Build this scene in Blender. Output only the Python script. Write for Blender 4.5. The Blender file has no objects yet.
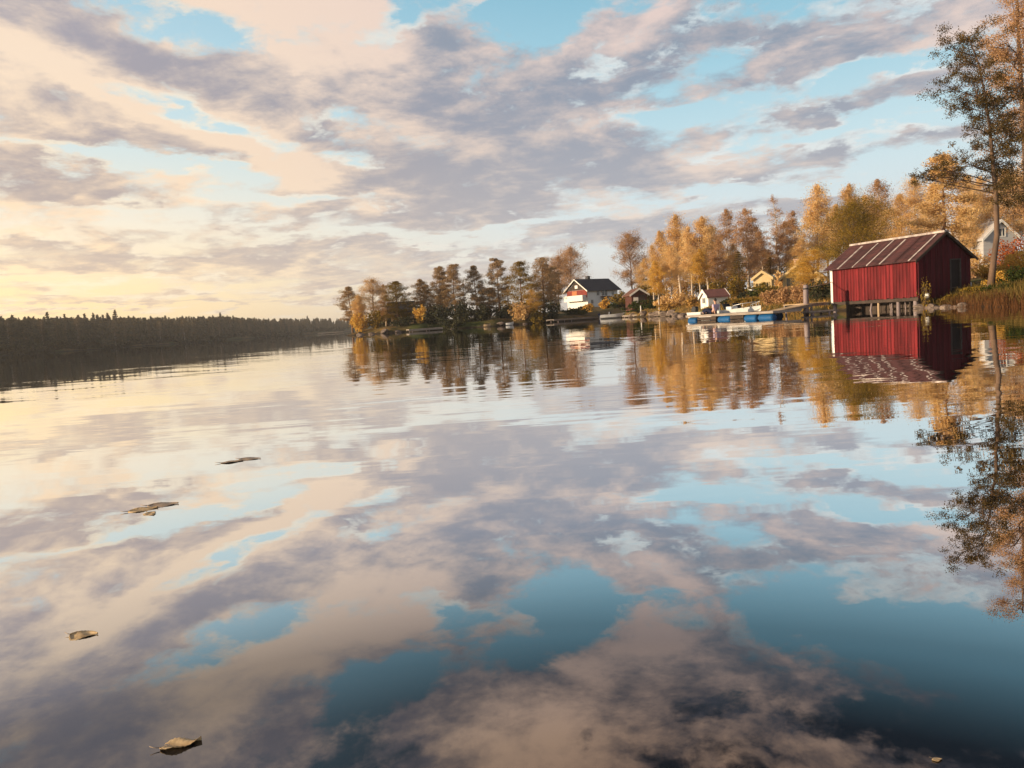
import bpy, math, random
import numpy as np
from mathutils import Vector, Matrix
R = math.radians
random.seed(7)
rng = np.random.default_rng(11)
sc = bpy.context.scene
COL = sc.collection

# ------------------------------------------------------------------ camera
H_CAM, F_PX, PITCH, ROLL = 0.8, 750.0, R(4.89), R(3.79)
fw = Vector((0, math.cos(PITCH), -math.sin(PITCH)))
r0 = Vector((1, 0, 0)); u0 = r0.cross(fw)
rt = r0 * math.cos(ROLL) - u0 * math.sin(ROLL)
up = u0 * math.cos(ROLL) + r0 * math.sin(ROLL)
cam_d = bpy.data.cameras.new('camera')
cam = bpy.data.objects.new('camera', cam_d); COL.objects.link(cam)
cam.matrix_world = Matrix(((rt.x, up.x, -fw.x, 0), (rt.y, up.y, -fw.y, 0), (rt.z, up.z, -fw.z, H_CAM), (0, 0, 0, 1)))
cam_d.sensor_width = 36; cam_d.lens = 36 * F_PX / 1024
cam_d.clip_start = 0.05; cam_d.clip_end = 20000
sc.camera = cam

# ------------------------------------------------------------------ colour management, render
sc.view_settings.view_transform = 'Standard'; sc.view_settings.look = 'None'
sc.view_settings.exposure = 0.45; sc.view_settings.gamma = 1.0; sc.view_settings.use_curve_mapping = False
sc.render.engine = 'CYCLES'
sc.cycles.max_bounces = 8; sc.cycles.transparent_max_bounces = 8
sc.cycles.sample_clamp_indirect = 4.0
try:
    sc.cycles.use_denoising = True
    sc.cycles.denoiser = 'OPENIMAGEDENOISE'
except Exception:
    pass


def ray(px, py):
    return fw * F_PX + rt * (px - 512) - up * (py - 384)


def hor(px):                                   # picture row of the horizon at a column
    return 319.7 - (px - 512) * 0.0662


def at(px, py, Y):                             # the point on that sight line at forward distance Y
    v = ray(px, py); k = Y / v.y
    return Vector((v.x * k, Y, H_CAM + v.z * k))


def tx(px):                                    # x / y of a picture column at the horizon
    v = ray(px, hor(px)); return v.x / v.y


def on_water(px, py):
    v = ray(px, py); k = -H_CAM / v.z
    return Vector((v.x * k, v.y * k, 0))


def lin(r, g, b):
    f = lambda c: (c / 255 / 12.92) if c / 255 <= .04045 else ((c / 255 + .055) / 1.055) ** 2.4
    return (f(r), f(g), f(b), 1)


# ------------------------------------------------------------------ world
SUN_AZ, SUN_EL = -103.0, 10.0                    # degrees from the viewing direction, left is negative
world = bpy.data.worlds.new('World'); sc.world = world; world.use_nodes = True
wt = world.node_tree; wt.nodes.clear()


class NT:
    def __init__(s, t): s.t = t
    def n(s, kind, **kw):
        nd = s.t.nodes.new(kind)
        for k, v in kw.items(): setattr(nd, k, v)
        return nd
    def put(s, sock, v):
        if isinstance(v, bpy.types.NodeSocket): s.t.links.new(v, sock)
        else: sock.default_value = v
    def m(s, op, *a, clamp=False):
        nd = s.n('ShaderNodeMath', operation=op, use_clamp=clamp)
        for i, v in enumerate(a): s.put(nd.inputs[i], v)
        return nd.outputs[0]
    def v(s, op, *a):
        nd = s.n('ShaderNodeVectorMath', operation=op)
        for i, v in enumerate(a): s.put(nd.inputs['Scale'] if (op == 'SCALE' and i == 1) else nd.inputs[i], v)
        return nd.outputs['Value'] if op in ('DOT_PRODUCT', 'LENGTH') else nd.outputs[0]
    def xyz(s, x, y, z):
        nd = s.n('ShaderNodeCombineXYZ')
        for i, v in enumerate((x, y, z)): s.put(nd.inputs[i], v)
        return nd.outputs[0]
    def step(s, v, a, b, lo=0.0, hi=1.0):
        nd = s.n('ShaderNodeMapRange', interpolation_type='SMOOTHSTEP')
        s.put(nd.inputs[0], v)
        for i, q in enumerate((a, b, lo, hi)): s.put(nd.inputs[1 + i], q)
        return nd.outputs[0]
    def mix(s, f, a, b, blend='MIX'):
        nd = s.n('ShaderNodeMix', data_type='RGBA', blend_type=blend)
        s.put(nd.inputs[0], f); s.put(nd.inputs[6], a); s.put(nd.inputs[7], b)
        return nd.outputs[2]
    def noise(s, vec, scale, detail=4.0, rough=.5, lac=2.0, dist=0.0):
        nd = s.n('ShaderNodeTexNoise')
        if vec is not None: s.put(nd.inputs['Vector'], vec)
        nd.inputs['Scale'].default_value = scale; nd.inputs['Detail'].default_value = detail
        nd.inputs['Roughness'].default_value = rough; nd.inputs['Lacunarity'].default_value = lac
        nd.inputs['Distortion'].default_value = dist
        return nd
    def ramp(s, f, stops, interp='LINEAR'):
        nd = s.n('ShaderNodeValToRGB'); cr = nd.color_ramp; cr.interpolation = interp
        while len(cr.elements) < len(stops): cr.elements.new(.5)
        for e, (p, c) in zip(cr.elements, stops): e.position = p; e.color = c if len(c) == 4 else (*c, 1)
        s.put(nd.inputs[0], f)
        return nd.outputs[0]
    def mapping(s, vec, loc=(0, 0, 0), rot=(0, 0, 0), scale=(1, 1, 1), kind='POINT'):
        nd = s.n('ShaderNodeMapping', vector_type=kind); s.put(nd.inputs[0], vec)
        nd.inputs[1].default_value = loc; nd.inputs[2].default_value = rot; nd.inputs[3].default_value = scale
        return nd.outputs[0]


def azel(px, py, mirror=False):
    v = ray(px, py).normalized()
    e = math.degrees(math.asin(v.z))
    return math.degrees(math.atan2(v.x, v.y)), (-e if mirror else e)


g = NT(wt)
tc = g.n('ShaderNodeTexCoord').outputs['Generated']
dirv = g.v('NORMALIZE', tc)
sep = g.n('ShaderNodeSeparateXYZ'); g.put(sep.inputs[0], dirv)
dx, dy, dz = sep.outputs
az = g.m('MULTIPLY', g.m('ARCTAN2', dx, dy), 57.29578)
el = g.m('MULTIPLY', g.m('ARCSINE', dz), 57.29578)
zc = g.m('ADD', g.m('MAXIMUM', dz, 0.0), 0.10)
q = g.xyz(g.m('DIVIDE', dx, zc), g.m('DIVIDE', dy, zc), 0.0)          # the cloud deck seen in perspective
azl = g.xyz(az, el, 0.0)
wq = g.mapping(azl, scale=(.05, .11, 1))
wn = g.noise(wq, 1.0, 5, .58).outputs['Color']
wn2 = g.noise(q, 1.9, 6, .6).outputs['Color']
warp = g.v('MULTIPLY', g.v('SUBTRACT', wn, (.5, .5, .5)), (9, 4.5, 0))
warp2 = g.v('MULTIPLY', g.v('SUBTRACT', wn2, (.5, .5, .5)), (9, 5.5, 0))
P = g.v('ADD', g.v('ADD', azl, warp), warp2)


def blobs(items, start=0.0):
    acc = start
    for it in items:
        px, py, rx, ry, tilt, w = it[:6]
        mir = len(it) > 6
        a, e = azel(px, py, mir)
        t = R((-tilt if mir else tilt) - 3.8 * (1 if not mir else -1))
        src = P if not isinstance(acc, bpy.types.NodeSocket) else g.v('ADD', P, g.xyz(0, 0, acc))   # one after the other: keeps the node stack small
        s = g.mapping(src, (a, e, 0), (0, 0, t), (rx * .0764, ry * .0764, 1e5), 'TEXTURE')
        acc = g.m('MULTIPLY_ADD', g.m('EXPONENT', g.m('MULTIPLY', g.v('DOT_PRODUCT', s, s), -1.0)), w, acc)
    return acc


MI = 'mirror'
CLOUDS = [
    (60, 28, 110, 20, 5, 1.0), (225, 52, 90, 17, -12, .8), (60, 88, 120, 22, -18, .8), (90, 125, 130, 18, -8, .7), (110, 150, 120, 12, -3, .6),
    (20, 185, 80, 18, 0, .8), (140, 196, 70, 13, 4, .7),
    (310, 30, 110, 36, -10, .8), (420, 78, 90, 24, -8, .7), (560, 90, 130, 22, 6, .7),
    (275, 148, 75, 32, -14, .9), (400, 178, 110, 34, 2, 1.3), (540, 165, 115, 40, 5, 1.5), (480, 205, 120, 18, 0, .8), (620, 150, 60, 40, 10, .5),
    (260, 222, 70, 9, 0, .6), (180, 262, 170, 13, 2, .9), (380, 262, 130, 14, 0, .7), (70, 238, 110, 9, 2, .6), (90, 293, 130, 5, 2, .4),
    (60, 268, 90, 5, 3, .6), (250, 300, 200, 5, 2, .5), (120, 305, 160, 3, 3, .5), (330, 283, 120, 6, 0, .5), (20, 215, 60, 7, 0, .5), (560, 245, 130, 12, 5, .5), (470, 280, 110, 12, 0, .35), (370, 232, 60, 7, 4, .4),
    (720, 172, 70, 22, 8, 1.2), (640, 218, 90, 16, 6, 1.1), (870, 100, 105, 19, 12, 1.2), (780, 60, 70, 18, 16, 1.0), (900, 30, 90, 14, 10, .9),
    (970, 20, 60, 40, 0, .6), (740, 95, 80, 14, 12, .9), (880, 152, 80, 11, 8, .9), (780, 215, 90, 8, 6, .7), (640, 40, 70, 26, 15, .6), (760, 20, 60, 14, 10, .5),
    (830, 205, 110, 9, 6, .5), (560, 20, 40, 14, 0, .3), (700, 140, 40, 10, 10, .4),
    # the part of the sky overhead that only the water shows
    (300, 640, 190, 95, 20, 1.0, MI), (90, 620, 200, 90, 5, .9, MI), (640, 665, 95, 80, 40, 1.5, MI),
    (500, 745, 110, 50, 10, 1.5, MI), (780, 690, 160, 40, 0, .7, MI), (60, 740, 220, 70, 0, .8, MI), (740, 570, 200, 26, -6, .6, MI), (450, 590, 120, 45, 0, .8, MI),
    (235, 615, 120, 40, 10, 1.9, MI), (180, 560, 120, 24, 10, .6, MI), (210, 655, 120, 40, 15, 1.2, MI), (980, 600, 70, 26, 0, .7, MI), (960, 715, 80, 14, 0, .6, MI), (800, 760, 200, 22, 0, .5, MI),
]
GAPS = [
    (190, 10, 105, 15, -10, 1.0), (405, 32, 44, 16, 20, .9), (500, 28, 42, 22, 0, .8), (205, 122, 80, 11, -14, .95), (150, 75, 60, 7, -20, .4),
    (358, 166, 26, 9, 0, .7), (330, 118, 60, 9, -8, .5), (230, 178, 50, 9, 6, .6), (280, 205, 100, 7, 0, .7), (860, 68, 85, 12, 10, .9), (700, 60, 50, 12, 20, .6),
    (820, 130, 105, 9, 6, .8), (690, 112, 70, 12, 12, 1.0), (690, 197, 90, 7, 4, .8), (330, 240, 110, 5, 0, .5), (550, 224, 90, 6, 6, .6), (80, 165, 110, 8, -2, .7), (60, 212, 90, 7, 0, .5),
    (900, 182, 110, 8, 6, .7), (590, 60, 50, 8, 20, .5), (610, 195, 60, 6, 6, .4), (800, 235, 160, 8, 6, .5), (430, 232, 60, 5, 0, .4),
    (880, 640, 150, 36, -4, .8, MI), (572, 618, 34, 30, 30, 2.0, MI), (385, 702, 50, 24, 30, 2.0, MI), (520, 660, 30, 20, 0, .8, MI), (1000, 670, 100, 36, 0, .7, MI), (930, 760, 60, 20, 0, .5, MI),
]
LIT = [
    (85, 78, 90, 16, -22, 1.1), (330, 12, 120, 24, -6, .75), (390, 72, 80, 12, 0, .5), (255, 150, 65, 26, -16, 1.2), (320, 175, 50, 14, 0, .6), (150, 108, 60, 10, -18, .6),
    (150, 190, 60, 9, 6, .9), (245, 214, 60, 7, 0, .9), (90, 275, 260, 10, 3, .8), (30, 222, 90, 9, 0, .7), (640, 118, 60, 16, 0, .5), (430, 135, 60, 12, 0, .35),
    (715, 165, 45, 14, 6, .9), (630, 208, 60, 9, 4, .8), (500, 15, 50, 20, 0, .3), (960, 12, 60, 30, 0, .8), (560, 135, 80, 12, 4, .4), (360, 205, 60, 8, 0, .5), (800, 45, 50, 8, 15, .5), (880, 80, 60, 7, 12, .35),
    (330, 620, 120, 50, 30, .8, MI), (640, 640, 80, 60, 40, .85, MI), (540, 750, 90, 40, 0, .95, MI), (110, 560, 170, 30, 0, .5, MI), (40, 650, 80, 40, 0, .6, MI), (230, 700, 60, 20, 20, .4, MI),
]
cov = blobs(CLOUDS)
gap = blobs(GAPS)
lit = blobs(LIT)
fb = g.noise(q, 2.5, 10, .63, dist=.3).outputs[0]
fbs = g.noise(g.v('ADD', q, (-.09, -.03, 0)), 2.5, 10, .63, dist=.3).outputs[0]
fine = g.noise(g.mapping(azl, scale=(.15, .34, 1)), 1.0, 10, .66, dist=.5).outputs[0]
tex = g.noise(g.mapping(g.v('ADD', azl, g.v('SCALE', warp2, .5)), (3, 7, 0), scale=(.30, .60, 1)), 1.0, 8, .62).outputs[0]
behind = g.step(g.m('ABSOLUTE', az), 38, 60, 0, .5)
covc = g.m('MULTIPLY', g.m('SUBTRACT', 1.0, g.m('EXPONENT', g.m('MULTIPLY', cov, -1.35))), 1.06)
dens = g.m('ADD', g.m('SUBTRACT', covc, g.m('MULTIPLY', gap, .95)), behind)
dens = g.m('ADD', dens, g.m('MULTIPLY', g.m('SUBTRACT', fb, .5), 1.4))
dens = g.m('ADD', dens, g.m('MULTIPLY', g.m('SUBTRACT', fine, .5), 1.45))
dens = g.m('ADD', dens, g.m('MULTIPLY', g.m('SUBTRACT', tex, .5), 1.5))
mask = g.step(dens, .12, .74)
core = g.step(dens, .5, 1.35)
relief = g.m('MULTIPLY', g.m('SUBTRACT', fb, fbs), 2.3)
lit2 = g.m('ADD', g.m('MULTIPLY', lit, .95), g.m('ADD', relief, g.m('ADD', g.m('MULTIPLY', g.m('SUBTRACT', fine, .5), -.6), g.m('MULTIPLY', g.m('SUBTRACT', tex, .5), 1.6))))
lit2 = g.m('SUBTRACT', lit2, g.m('MULTIPLY', core, .25))
lit2 = g.step(lit2, -.28, .90)
ef = g.m('DIVIDE', el, 60.0, clamp=True)
e60 = lambda d: d / 60.0
baseL = g.ramp(ef, [(0, lin(255, 216, 150)), (e60(4), lin(255, 226, 172)), (e60(8), lin(246, 232, 208)), (e60(14), lin(208, 226, 228)),
                    (e60(19), lin(184, 214, 226)), (e60(25), lin(150, 194, 214)), (e60(35), lin(118, 142, 165)), (1, lin(60, 86, 110))])
baseR = g.ramp(ef, [(0, lin(226, 222, 218)), (e60(6), lin(216, 225, 228)), (e60(11), lin(196, 222, 230)), (e60(17), lin(158, 203, 220)),
                    (e60(24), lin(124, 180, 204)), (e60(29), lin(36, 64, 82)), (e60(36), lin(12, 30, 42)), (1, lin(14, 36, 52))])
side = g.step(az, -36, 14)
base = g.mix(side, baseL, baseR)
shL = g.ramp(ef, [(0, lin(224, 188, 154)), (e60(6), lin(198, 178, 164)), (e60(14), lin(166, 156, 160)), (e60(25), lin(164, 162, 174)), (e60(34), lin(225, 214, 222)), (1, lin(130, 130, 146))])
shR = g.ramp(ef, [(0, lin(202, 200, 202)), (e60(8), lin(172, 172, 180)), (e60(16), lin(142, 152, 168)), (e60(23), lin(126, 146, 164)), (e60(28), lin(112, 120, 136)), (e60(36), lin(92, 92, 106)), (1, lin(60, 66, 84))])
ltL = g.ramp(ef, [(0, lin(255, 228, 176)), (e60(8), lin(252, 222, 186)), (e60(18), lin(246, 222, 196)), (e60(28), lin(246, 218, 192)), (e60(36), lin(255, 226, 196)), (1, lin(205, 180, 165))])
ltR = g.ramp(ef, [(0, lin(236, 226, 214)), (e60(12), lin(226, 206, 194)), (e60(24), lin(224, 202, 196)), (e60(31), lin(255, 212, 180)), (e60(40), lin(255, 200, 165)), (1, lin(160, 140, 130))])
shade = g.mix(side, shL, shR)
light = g.mix(side, ltL, ltR)
over = g.m('MULTIPLY', g.m('MULTIPLY', g.step(el, 24, 30), g.step(el, 38, 46, 1.0, 0.0)), g.step(g.m('ABSOLUTE', az), 42, 60, 1.0, 0.0))
cloud = g.mix(lit2, g.v('SCALE', shade, g.m('MULTIPLY_ADD', over, .25, 1.0)), g.v('SCALE', light, g.m('MULTIPLY_ADD', over, 1.3, 1.0)))     # clouds above the view brightened to lift their reflection in the lake
skycol = g.mix(mask, base, cloud)
edge = g.m('MULTIPLY', g.m('MULTIPLY', mask, g.m('SUBTRACT', 1.0, mask)), g.step(fbs, .42, .62, 0.0, 2.6))
edge = g.m('MULTIPLY', g.m('MINIMUM', edge, .75), g.step(el, 20, 27, 1.0, 0.0))
skycol = g.mix(edge, skycol, g.mix(side, lin(255, 236, 205), lin(238, 240, 236)))
nish = g.n('ShaderNodeTexSky', sky_type='NISHITA')
nish.sun_disc = False; nish.sun_elevation = R(SUN_EL); nish.sun_rotation = R(SUN_AZ)
nish.altitude = 100; nish.dust_density = 2.0; nish.air_density = 1.0
ga = g.m('DIVIDE', g.m('ADD', az, 50), 30); ge = g.m('DIVIDE', g.m('SUBTRACT', el, 1), 6.5)
glow = g.m('EXPONENT', g.m('MULTIPLY', g.m('ADD', g.m('MULTIPLY', ga, ga), g.m('MULTIPLY', ge, ge)), -1.0))       # brighter towards the low sun
scaled = g.v('SCALE', skycol, g.m('MULTIPLY_ADD', glow, 2.2, 7.6))
nsc = g.v('SCALE', nish.outputs[0], .08)
tot = g.v('ADD', scaled, nsc)
bg = g.n('ShaderNodeBackground'); g.put(bg.inputs[0], tot); bg.inputs[1].default_value = 0.1
out = g.n('ShaderNodeOutputWorld'); wt.links.new(bg.outputs[0], out.inputs[0])
world.cycles.sampling_method = 'MANUAL'; world.cycles.sample_map_resolution = 512

# ------------------------------------------------------------------ sun
sl = bpy.data.lights.new('sun', 'SUN'); sl.energy = 5.0; sl.angle = R(.6); sl.color = (1.0, .77, .50)
sun = bpy.data.objects.new('sun', sl); COL.objects.link(sun)
sd = Vector((math.sin(R(SUN_AZ)) * math.cos(R(SUN_EL)), math.cos(R(SUN_AZ)) * math.cos(R(SUN_EL)), math.sin(R(SUN_EL))))
sun.rotation_euler = sd.to_track_quat('Z', 'Y').to_euler()
sun.location = sd * 100


# ------------------------------------------------------------------ materials
def new_mat(name):
    m = bpy.data.materials.new(name); m.use_nodes = True; m.node_tree.nodes.clear()
    return m, NT(m.node_tree)


def finish(m, t, shader):
    o = t.n('ShaderNodeOutputMaterial'); t.t.links.new(shader, o.inputs[0]); return m


def bsdf(t, col, rough=.7, metal=0.0, spec=.5, bump=None, bstr=.3, bdist=.02):
    b = t.n('ShaderNodeBsdfPrincipled'); t.put(b.inputs['Base Color'], col); t.put(b.inputs['Roughness'], rough)
    b.inputs['Metallic'].default_value = metal; b.inputs['Specular IOR Level'].default_value = spec
    if bump is not None:
        bn = t.n('ShaderNodeBump'); bn.inputs['Strength'].default_value = bstr; bn.inputs['Distance'].default_value = bdist
        t.put(bn.inputs['Height'], bump); t.t.links.new(bn.outputs[0], b.inputs['Normal'])
    return b.outputs[0]


def rgb(c): return (c[0], c[1], c[2], 1)


def surf(name, c1, c2=None, scale=3.0, rough=.75, spec=.3, stretch=(1, 1, 1), metal=0.0, detail=5, tint=0.0, bstr=.25):
    """a painted, wooden or stone surface: two tones mixed by noise, optional tint from the face attribute"""
    m, t = new_mat(name)
    tc = t.n('ShaderNodeTexCoord').outputs['Object']
    v = t.mapping(tc, scale=stretch)
    n = t.noise(v, scale, detail, .6).outputs[0]
    f = t.step(n, .3, .7)
    c = t.mix(f, rgb(c1), rgb(c2 or [x * .75 for x in c1]))
    if tint:
        a = t.n('ShaderNodeAttribute', attribute_name='tint').outputs['Fac']
        c = t.v('SCALE', c, t.m('ADD', 1 - tint / 2, t.m('MULTIPLY', a, tint)))
    return finish(m, t, bsdf(t, c, rough, metal, spec, n, bstr))


def leaf_mat(name, cols, trans=.35, patch=.5):
    """foliage: every leaf face has its own tint, every tree its own drift, half of the light passes through"""
    m, t = new_mat(name)
    a = t.n('ShaderNodeAttribute', attribute_name='tint').outputs['Fac']
    ri = t.n('ShaderNodeObjectInfo').outputs['Random']
    po = t.n('ShaderNodeTexCoord').outputs['Object']
    n = t.noise(po, patch, 2, .5).outputs[0]
    f = t.m('ADD', t.m('MULTIPLY', a, .62), t.m('ADD', t.m('MULTIPLY', t.m('SUBTRACT', n, .5), .9), t.m('MULTIPLY', ri, .30)), clamp=True)
    k = len(cols)
    c = t.ramp(f, [(i / (k - 1), rgb(cc)) for i, cc in enumerate(cols)])
    d = t.n('ShaderNodeBsdfDiffuse'); t.put(d.inputs[0], c)
    tr = t.n('ShaderNodeBsdfTranslucent'); t.put(tr.inputs[0], c)
    mx = t.n('ShaderNodeMixShader'); mx.inputs[0].default_value = trans
    t.t.links.new(d.outputs[0], mx.inputs[1]); t.t.links.new(tr.outputs[0], mx.inputs[2])
    return finish(m, t, mx.outputs[0])


MAT = {}
MAT['birch'] = leaf_mat('birch_leaves', [(.44, .26, .10), (.68, .45, .19), (.79, .56, .27), (.85, .66, .38)])
MAT['rust'] = leaf_mat('rust_birch_leaves', [(.30, .165, .08), (.46, .27, .13), (.56, .34, .18), (.64, .43, .26)])
MAT['gold'] = leaf_mat('gold_leaves', [(.40, .235, .05), (.64, .39, .085), (.76, .49, .11), (.74, .54, .18)])
MAT['olive'] = leaf_mat('olive_leaves', [(.075, .065, .016), (.18, .13, .025), (.32, .20, .035), (.50, .29, .05)])
MAT['alder'] = leaf_mat('alder_leaves', [(.024, .022, .011), (.055, .04, .016), (.11, .072, .025), (.22, .13, .04)], .12)
MAT['pine'] = leaf_mat('pine_needles', [(.16, .11, .055), (.31, .205, .10), (.47, .31, .155), (.60, .41, .22)], .3)
MAT['spruce'] = leaf_mat('spruce_needles', [(.025, .03, .014), (.05, .05, .02), (.085, .075, .028), (.14, .11, .04)], .1)
MAT['dspruce'] = leaf_mat('far_needles', [(.06, .055, .03), (.11, .09, .045), (.19, .14, .065), (.30, .20, .09)], .1)
MAT['farleaf'] = leaf_mat('far_brown_leaves', [(.09, .065, .03), (.16, .11, .05), (.24, .16, .07), (.32, .22, .10)], .2)
MAT['dark'] = leaf_mat('dark_shrub_leaves', [(.03, .034, .022), (.05, .052, .03), (.08, .075, .038), (.12, .10, .045)], .15)
MAT['green'] = leaf_mat('green_hedge_leaves', [(.02, .03, .01), (.04, .055, .014), (.075, .08, .02), (.12, .11, .03)], .2)
MAT['redleaf'] = leaf_mat('red_leaves', [(.22, .05, .02), (.38, .10, .03), (.5, .16, .04), (.55, .24, .06)])
MAT['reed'] = leaf_mat('reed_stalks', [(.06, .03, .015), (.12, .055, .025), (.18, .085, .035), (.26, .15, .06)], .25)
MAT['bankgrass'] = leaf_mat('bank_grass', [(.05, .045, .015), (.11, .085, .025), (.19, .13, .04), (.30, .19, .06)], .25)
MAT['drygrass'] = leaf_mat('dry_grass', [(.16, .10, .03), (.34, .20, .06), (.48, .28, .08), (.55, .36, .13)], .25)
MAT['birchbark'] = surf('birch_bark', (.62, .52, .42), (.32, .26, .2), 2.2, .8, stretch=(1, 1, .8))
MAT['bark'] = surf('brown_bark', (.16, .10, .065), (.09, .06, .045), 5, .9, stretch=(1, 1, .25))
MAT['pinebark'] = surf('pine_bark', (.30, .16, .08), (.14, .085, .055), 4, .9, stretch=(1, 1, .3))
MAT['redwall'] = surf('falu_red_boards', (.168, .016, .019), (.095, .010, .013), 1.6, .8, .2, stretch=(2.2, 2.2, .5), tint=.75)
MAT['redshaded'] = surf('shaded_red_boards', (.085, .009, .015), (.055, .007, .012), 2.2, .85, .2, stretch=(3, 3, .35), tint=.4)  # the red boards again, with the gable's shade put into the colour
MAT['roof'] = surf('rusty_roof_sheet', (.090, .034, .033), (.046, .021, .022), 1.4, .75, .25, stretch=(3, 1, 3), tint=.5)
MAT['zinc'] = surf('pale_zinc', (.52, .46, .43), (.24, .19, .18), 3, .6, .4, tint=.3)
MAT['white'] = surf('white_paint', (.78, .76, .72), (.70, .68, .64), 3, .6, .4)
MAT['whitewall'] = surf('white_wall', (.78, .78, .76), (.70, .70, .69), .8, .7, .3)
MAT['greywall'] = surf('grey_boards', (.46, .45, .45), (.40, .39, .40), 1.5, .8, .2, stretch=(.2, .2, 3))
MAT['yellowwall'] = surf('pale_yellow_boards', (.66, .50, .27), (.58, .43, .22), 2, .75, .2)
MAT['slate'] = surf('dark_roof_tiles', (.062, .062, .074), (.044, .044, .052), 2, .75, .3)
MAT['redtile'] = surf('red_roof_tiles', (.25, .11, .095), (.19, .085, .075), 3, .7, .3)
MAT['browntile'] = surf('brown_roof_tiles', (.17, .075, .05), (.12, .055, .04), 3, .8, .3)
MAT['brick'] = surf('red_boards', (.24, .045, .032), (.18, .036, .027), 2, .8, .2)
MAT['orange'] = surf('orange_wood', (.5, .19, .08), (.4, .15, .06), 2, .7, .2)
MAT['wood'] = surf('weathered_planks', (.34, .29, .25), (.22, .185, .16), 4, .85, .2, stretch=(.4, 3, 3), tint=.4)
MAT['woodwarm'] = surf('pale_planks', (.52, .38, .24), (.40, .29, .18), 4, .85, .2, tint=.3)
MAT['darkwood'] = surf('dark_timber', (.075, .055, .045), (.045, .035, .03), 3, .9, .2)
MAT['postwood'] = surf('grey_post', (.30, .24, .235), (.20, .16, .16), 4, .85, .2, stretch=(3, 3, .4))
MAT['greyframe'] = surf('dim_grey_frame', (.075, .062, .062), (.05, .042, .042), 4, .85, .2)
MAT['shedwall'] = surf('dark_shed_boards', (.11, .04, .03), (.07, .03, .025), 2, .85, .2)
MAT['dimdoor'] = surf('dark_door_boards', (.030, .022, .023), (.02, .016, .017), 3, .85, .2)
MAT['blue'] = surf('blue_plastic', (.010, .095, .26), (.008, .07, .19), 2, .5, .25)
MAT['navy'] = surf('navy_cloth', (.018, .022, .05), (.012, .015, .035), 8, .9, .1)
MAT['lilac'] = surf('lilac_cloth', (.50, .42, .56), (.42, .35, .48), 9, .9, .1)
MAT['skin'] = surf('skin', (.52, .30, .21), (.47, .26, .18), 6, .6, .3)
MAT['hair'] = surf('black_hair', (.012, .010, .010), (.02, .016, .014), 20, .6, .3)
MAT['black'] = surf('black_plastic', (.018, .018, .02), (.03, .03, .032), 4, .5, .4)
MAT['hull'] = surf('white_hull', (.74, .75, .74), (.66, .67, .67), 1.5, .35, .5)
MAT['steel'] = surf('pale_tube', (.60, .60, .60), (.5, .5, .5), 6, .35, .6, metal=.6)
MAT['brickch'] = surf('chimney_plaster', (.62, .42, .30), (.5, .33, .24), 3, .85, .2)
MAT['leafpale'] = surf('dry_pale_leaf', (.62, .46, .26), (.45, .30, .15), 30, .7, .3)
MAT['leafbrown'] = surf('dry_brown_leaf', (.44, .33, .23), (.28, .20, .14), 30, .6, .3)


def glass_mat(name, c=(.02, .023, .027)):
    m, t = new_mat(name)
    return finish(m, t, bsdf(t, rgb(c), .06, 0, .6))


MAT['glass'] = glass_mat('dark_window_glass')


def rock_mat():
    m, t = new_mat('granite')
    po = t.n('ShaderNodeTexCoord').outputs['Object']
    n = t.noise(po, 2.0, 8, .65).outputs[0]; n2 = t.noise(po, 9.0, 4, .6).outputs[0]
    c = t.ramp(n, [(.3, (.07, .052, .045, 1)), (.5, (.17, .13, .11, 1)), (.7, (.32, .25, .20, 1))])
    c = t.mix(t.step(n2, .55, .75), c, (.16, .12, .075, 1))
    return finish(m, t, bsdf(t, c, .9, 0, .2, n2, .6, .05))


MAT['rock'] = rock_mat()


def ground_mat():
    m, t = new_mat('autumn_ground')
    po = t.n('ShaderNodeTexCoord').outputs['Object']
    n1 = t.noise(po, .06, 6, .6).outputs[0]; n2 = t.noise(po, .9, 8, .65).outputs[0]; n3 = t.noise(po, 7.0, 4, .6).outputs[0]
    c = t.ramp(n2, [(.28, (.035, .03, .014, 1)), (.45, (.085, .065, .025, 1)), (.58, (.20, .12, .04, 1)), (.72, (.34, .20, .06, 1))])
    grass = t.ramp(n3, [(.3, (.03, .045, .012, 1)), (.7, (.10, .11, .028, 1))])
    c = t.mix(t.step(n1, .47, .60), c, grass)
    s = t.n('ShaderNodeSeparateXYZ'); t.put(s.inputs[0], po)
    wet = t.step(t.m('ADD', s.outputs[2], t.m('MULTIPLY', n2, .3)), .15, .55)
    c = t.mix(wet, (.035, .026, .018, 1), c)
    return finish(m, t, bsdf(t, c, .95, 0, .1, n2, .6, .15))


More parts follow.
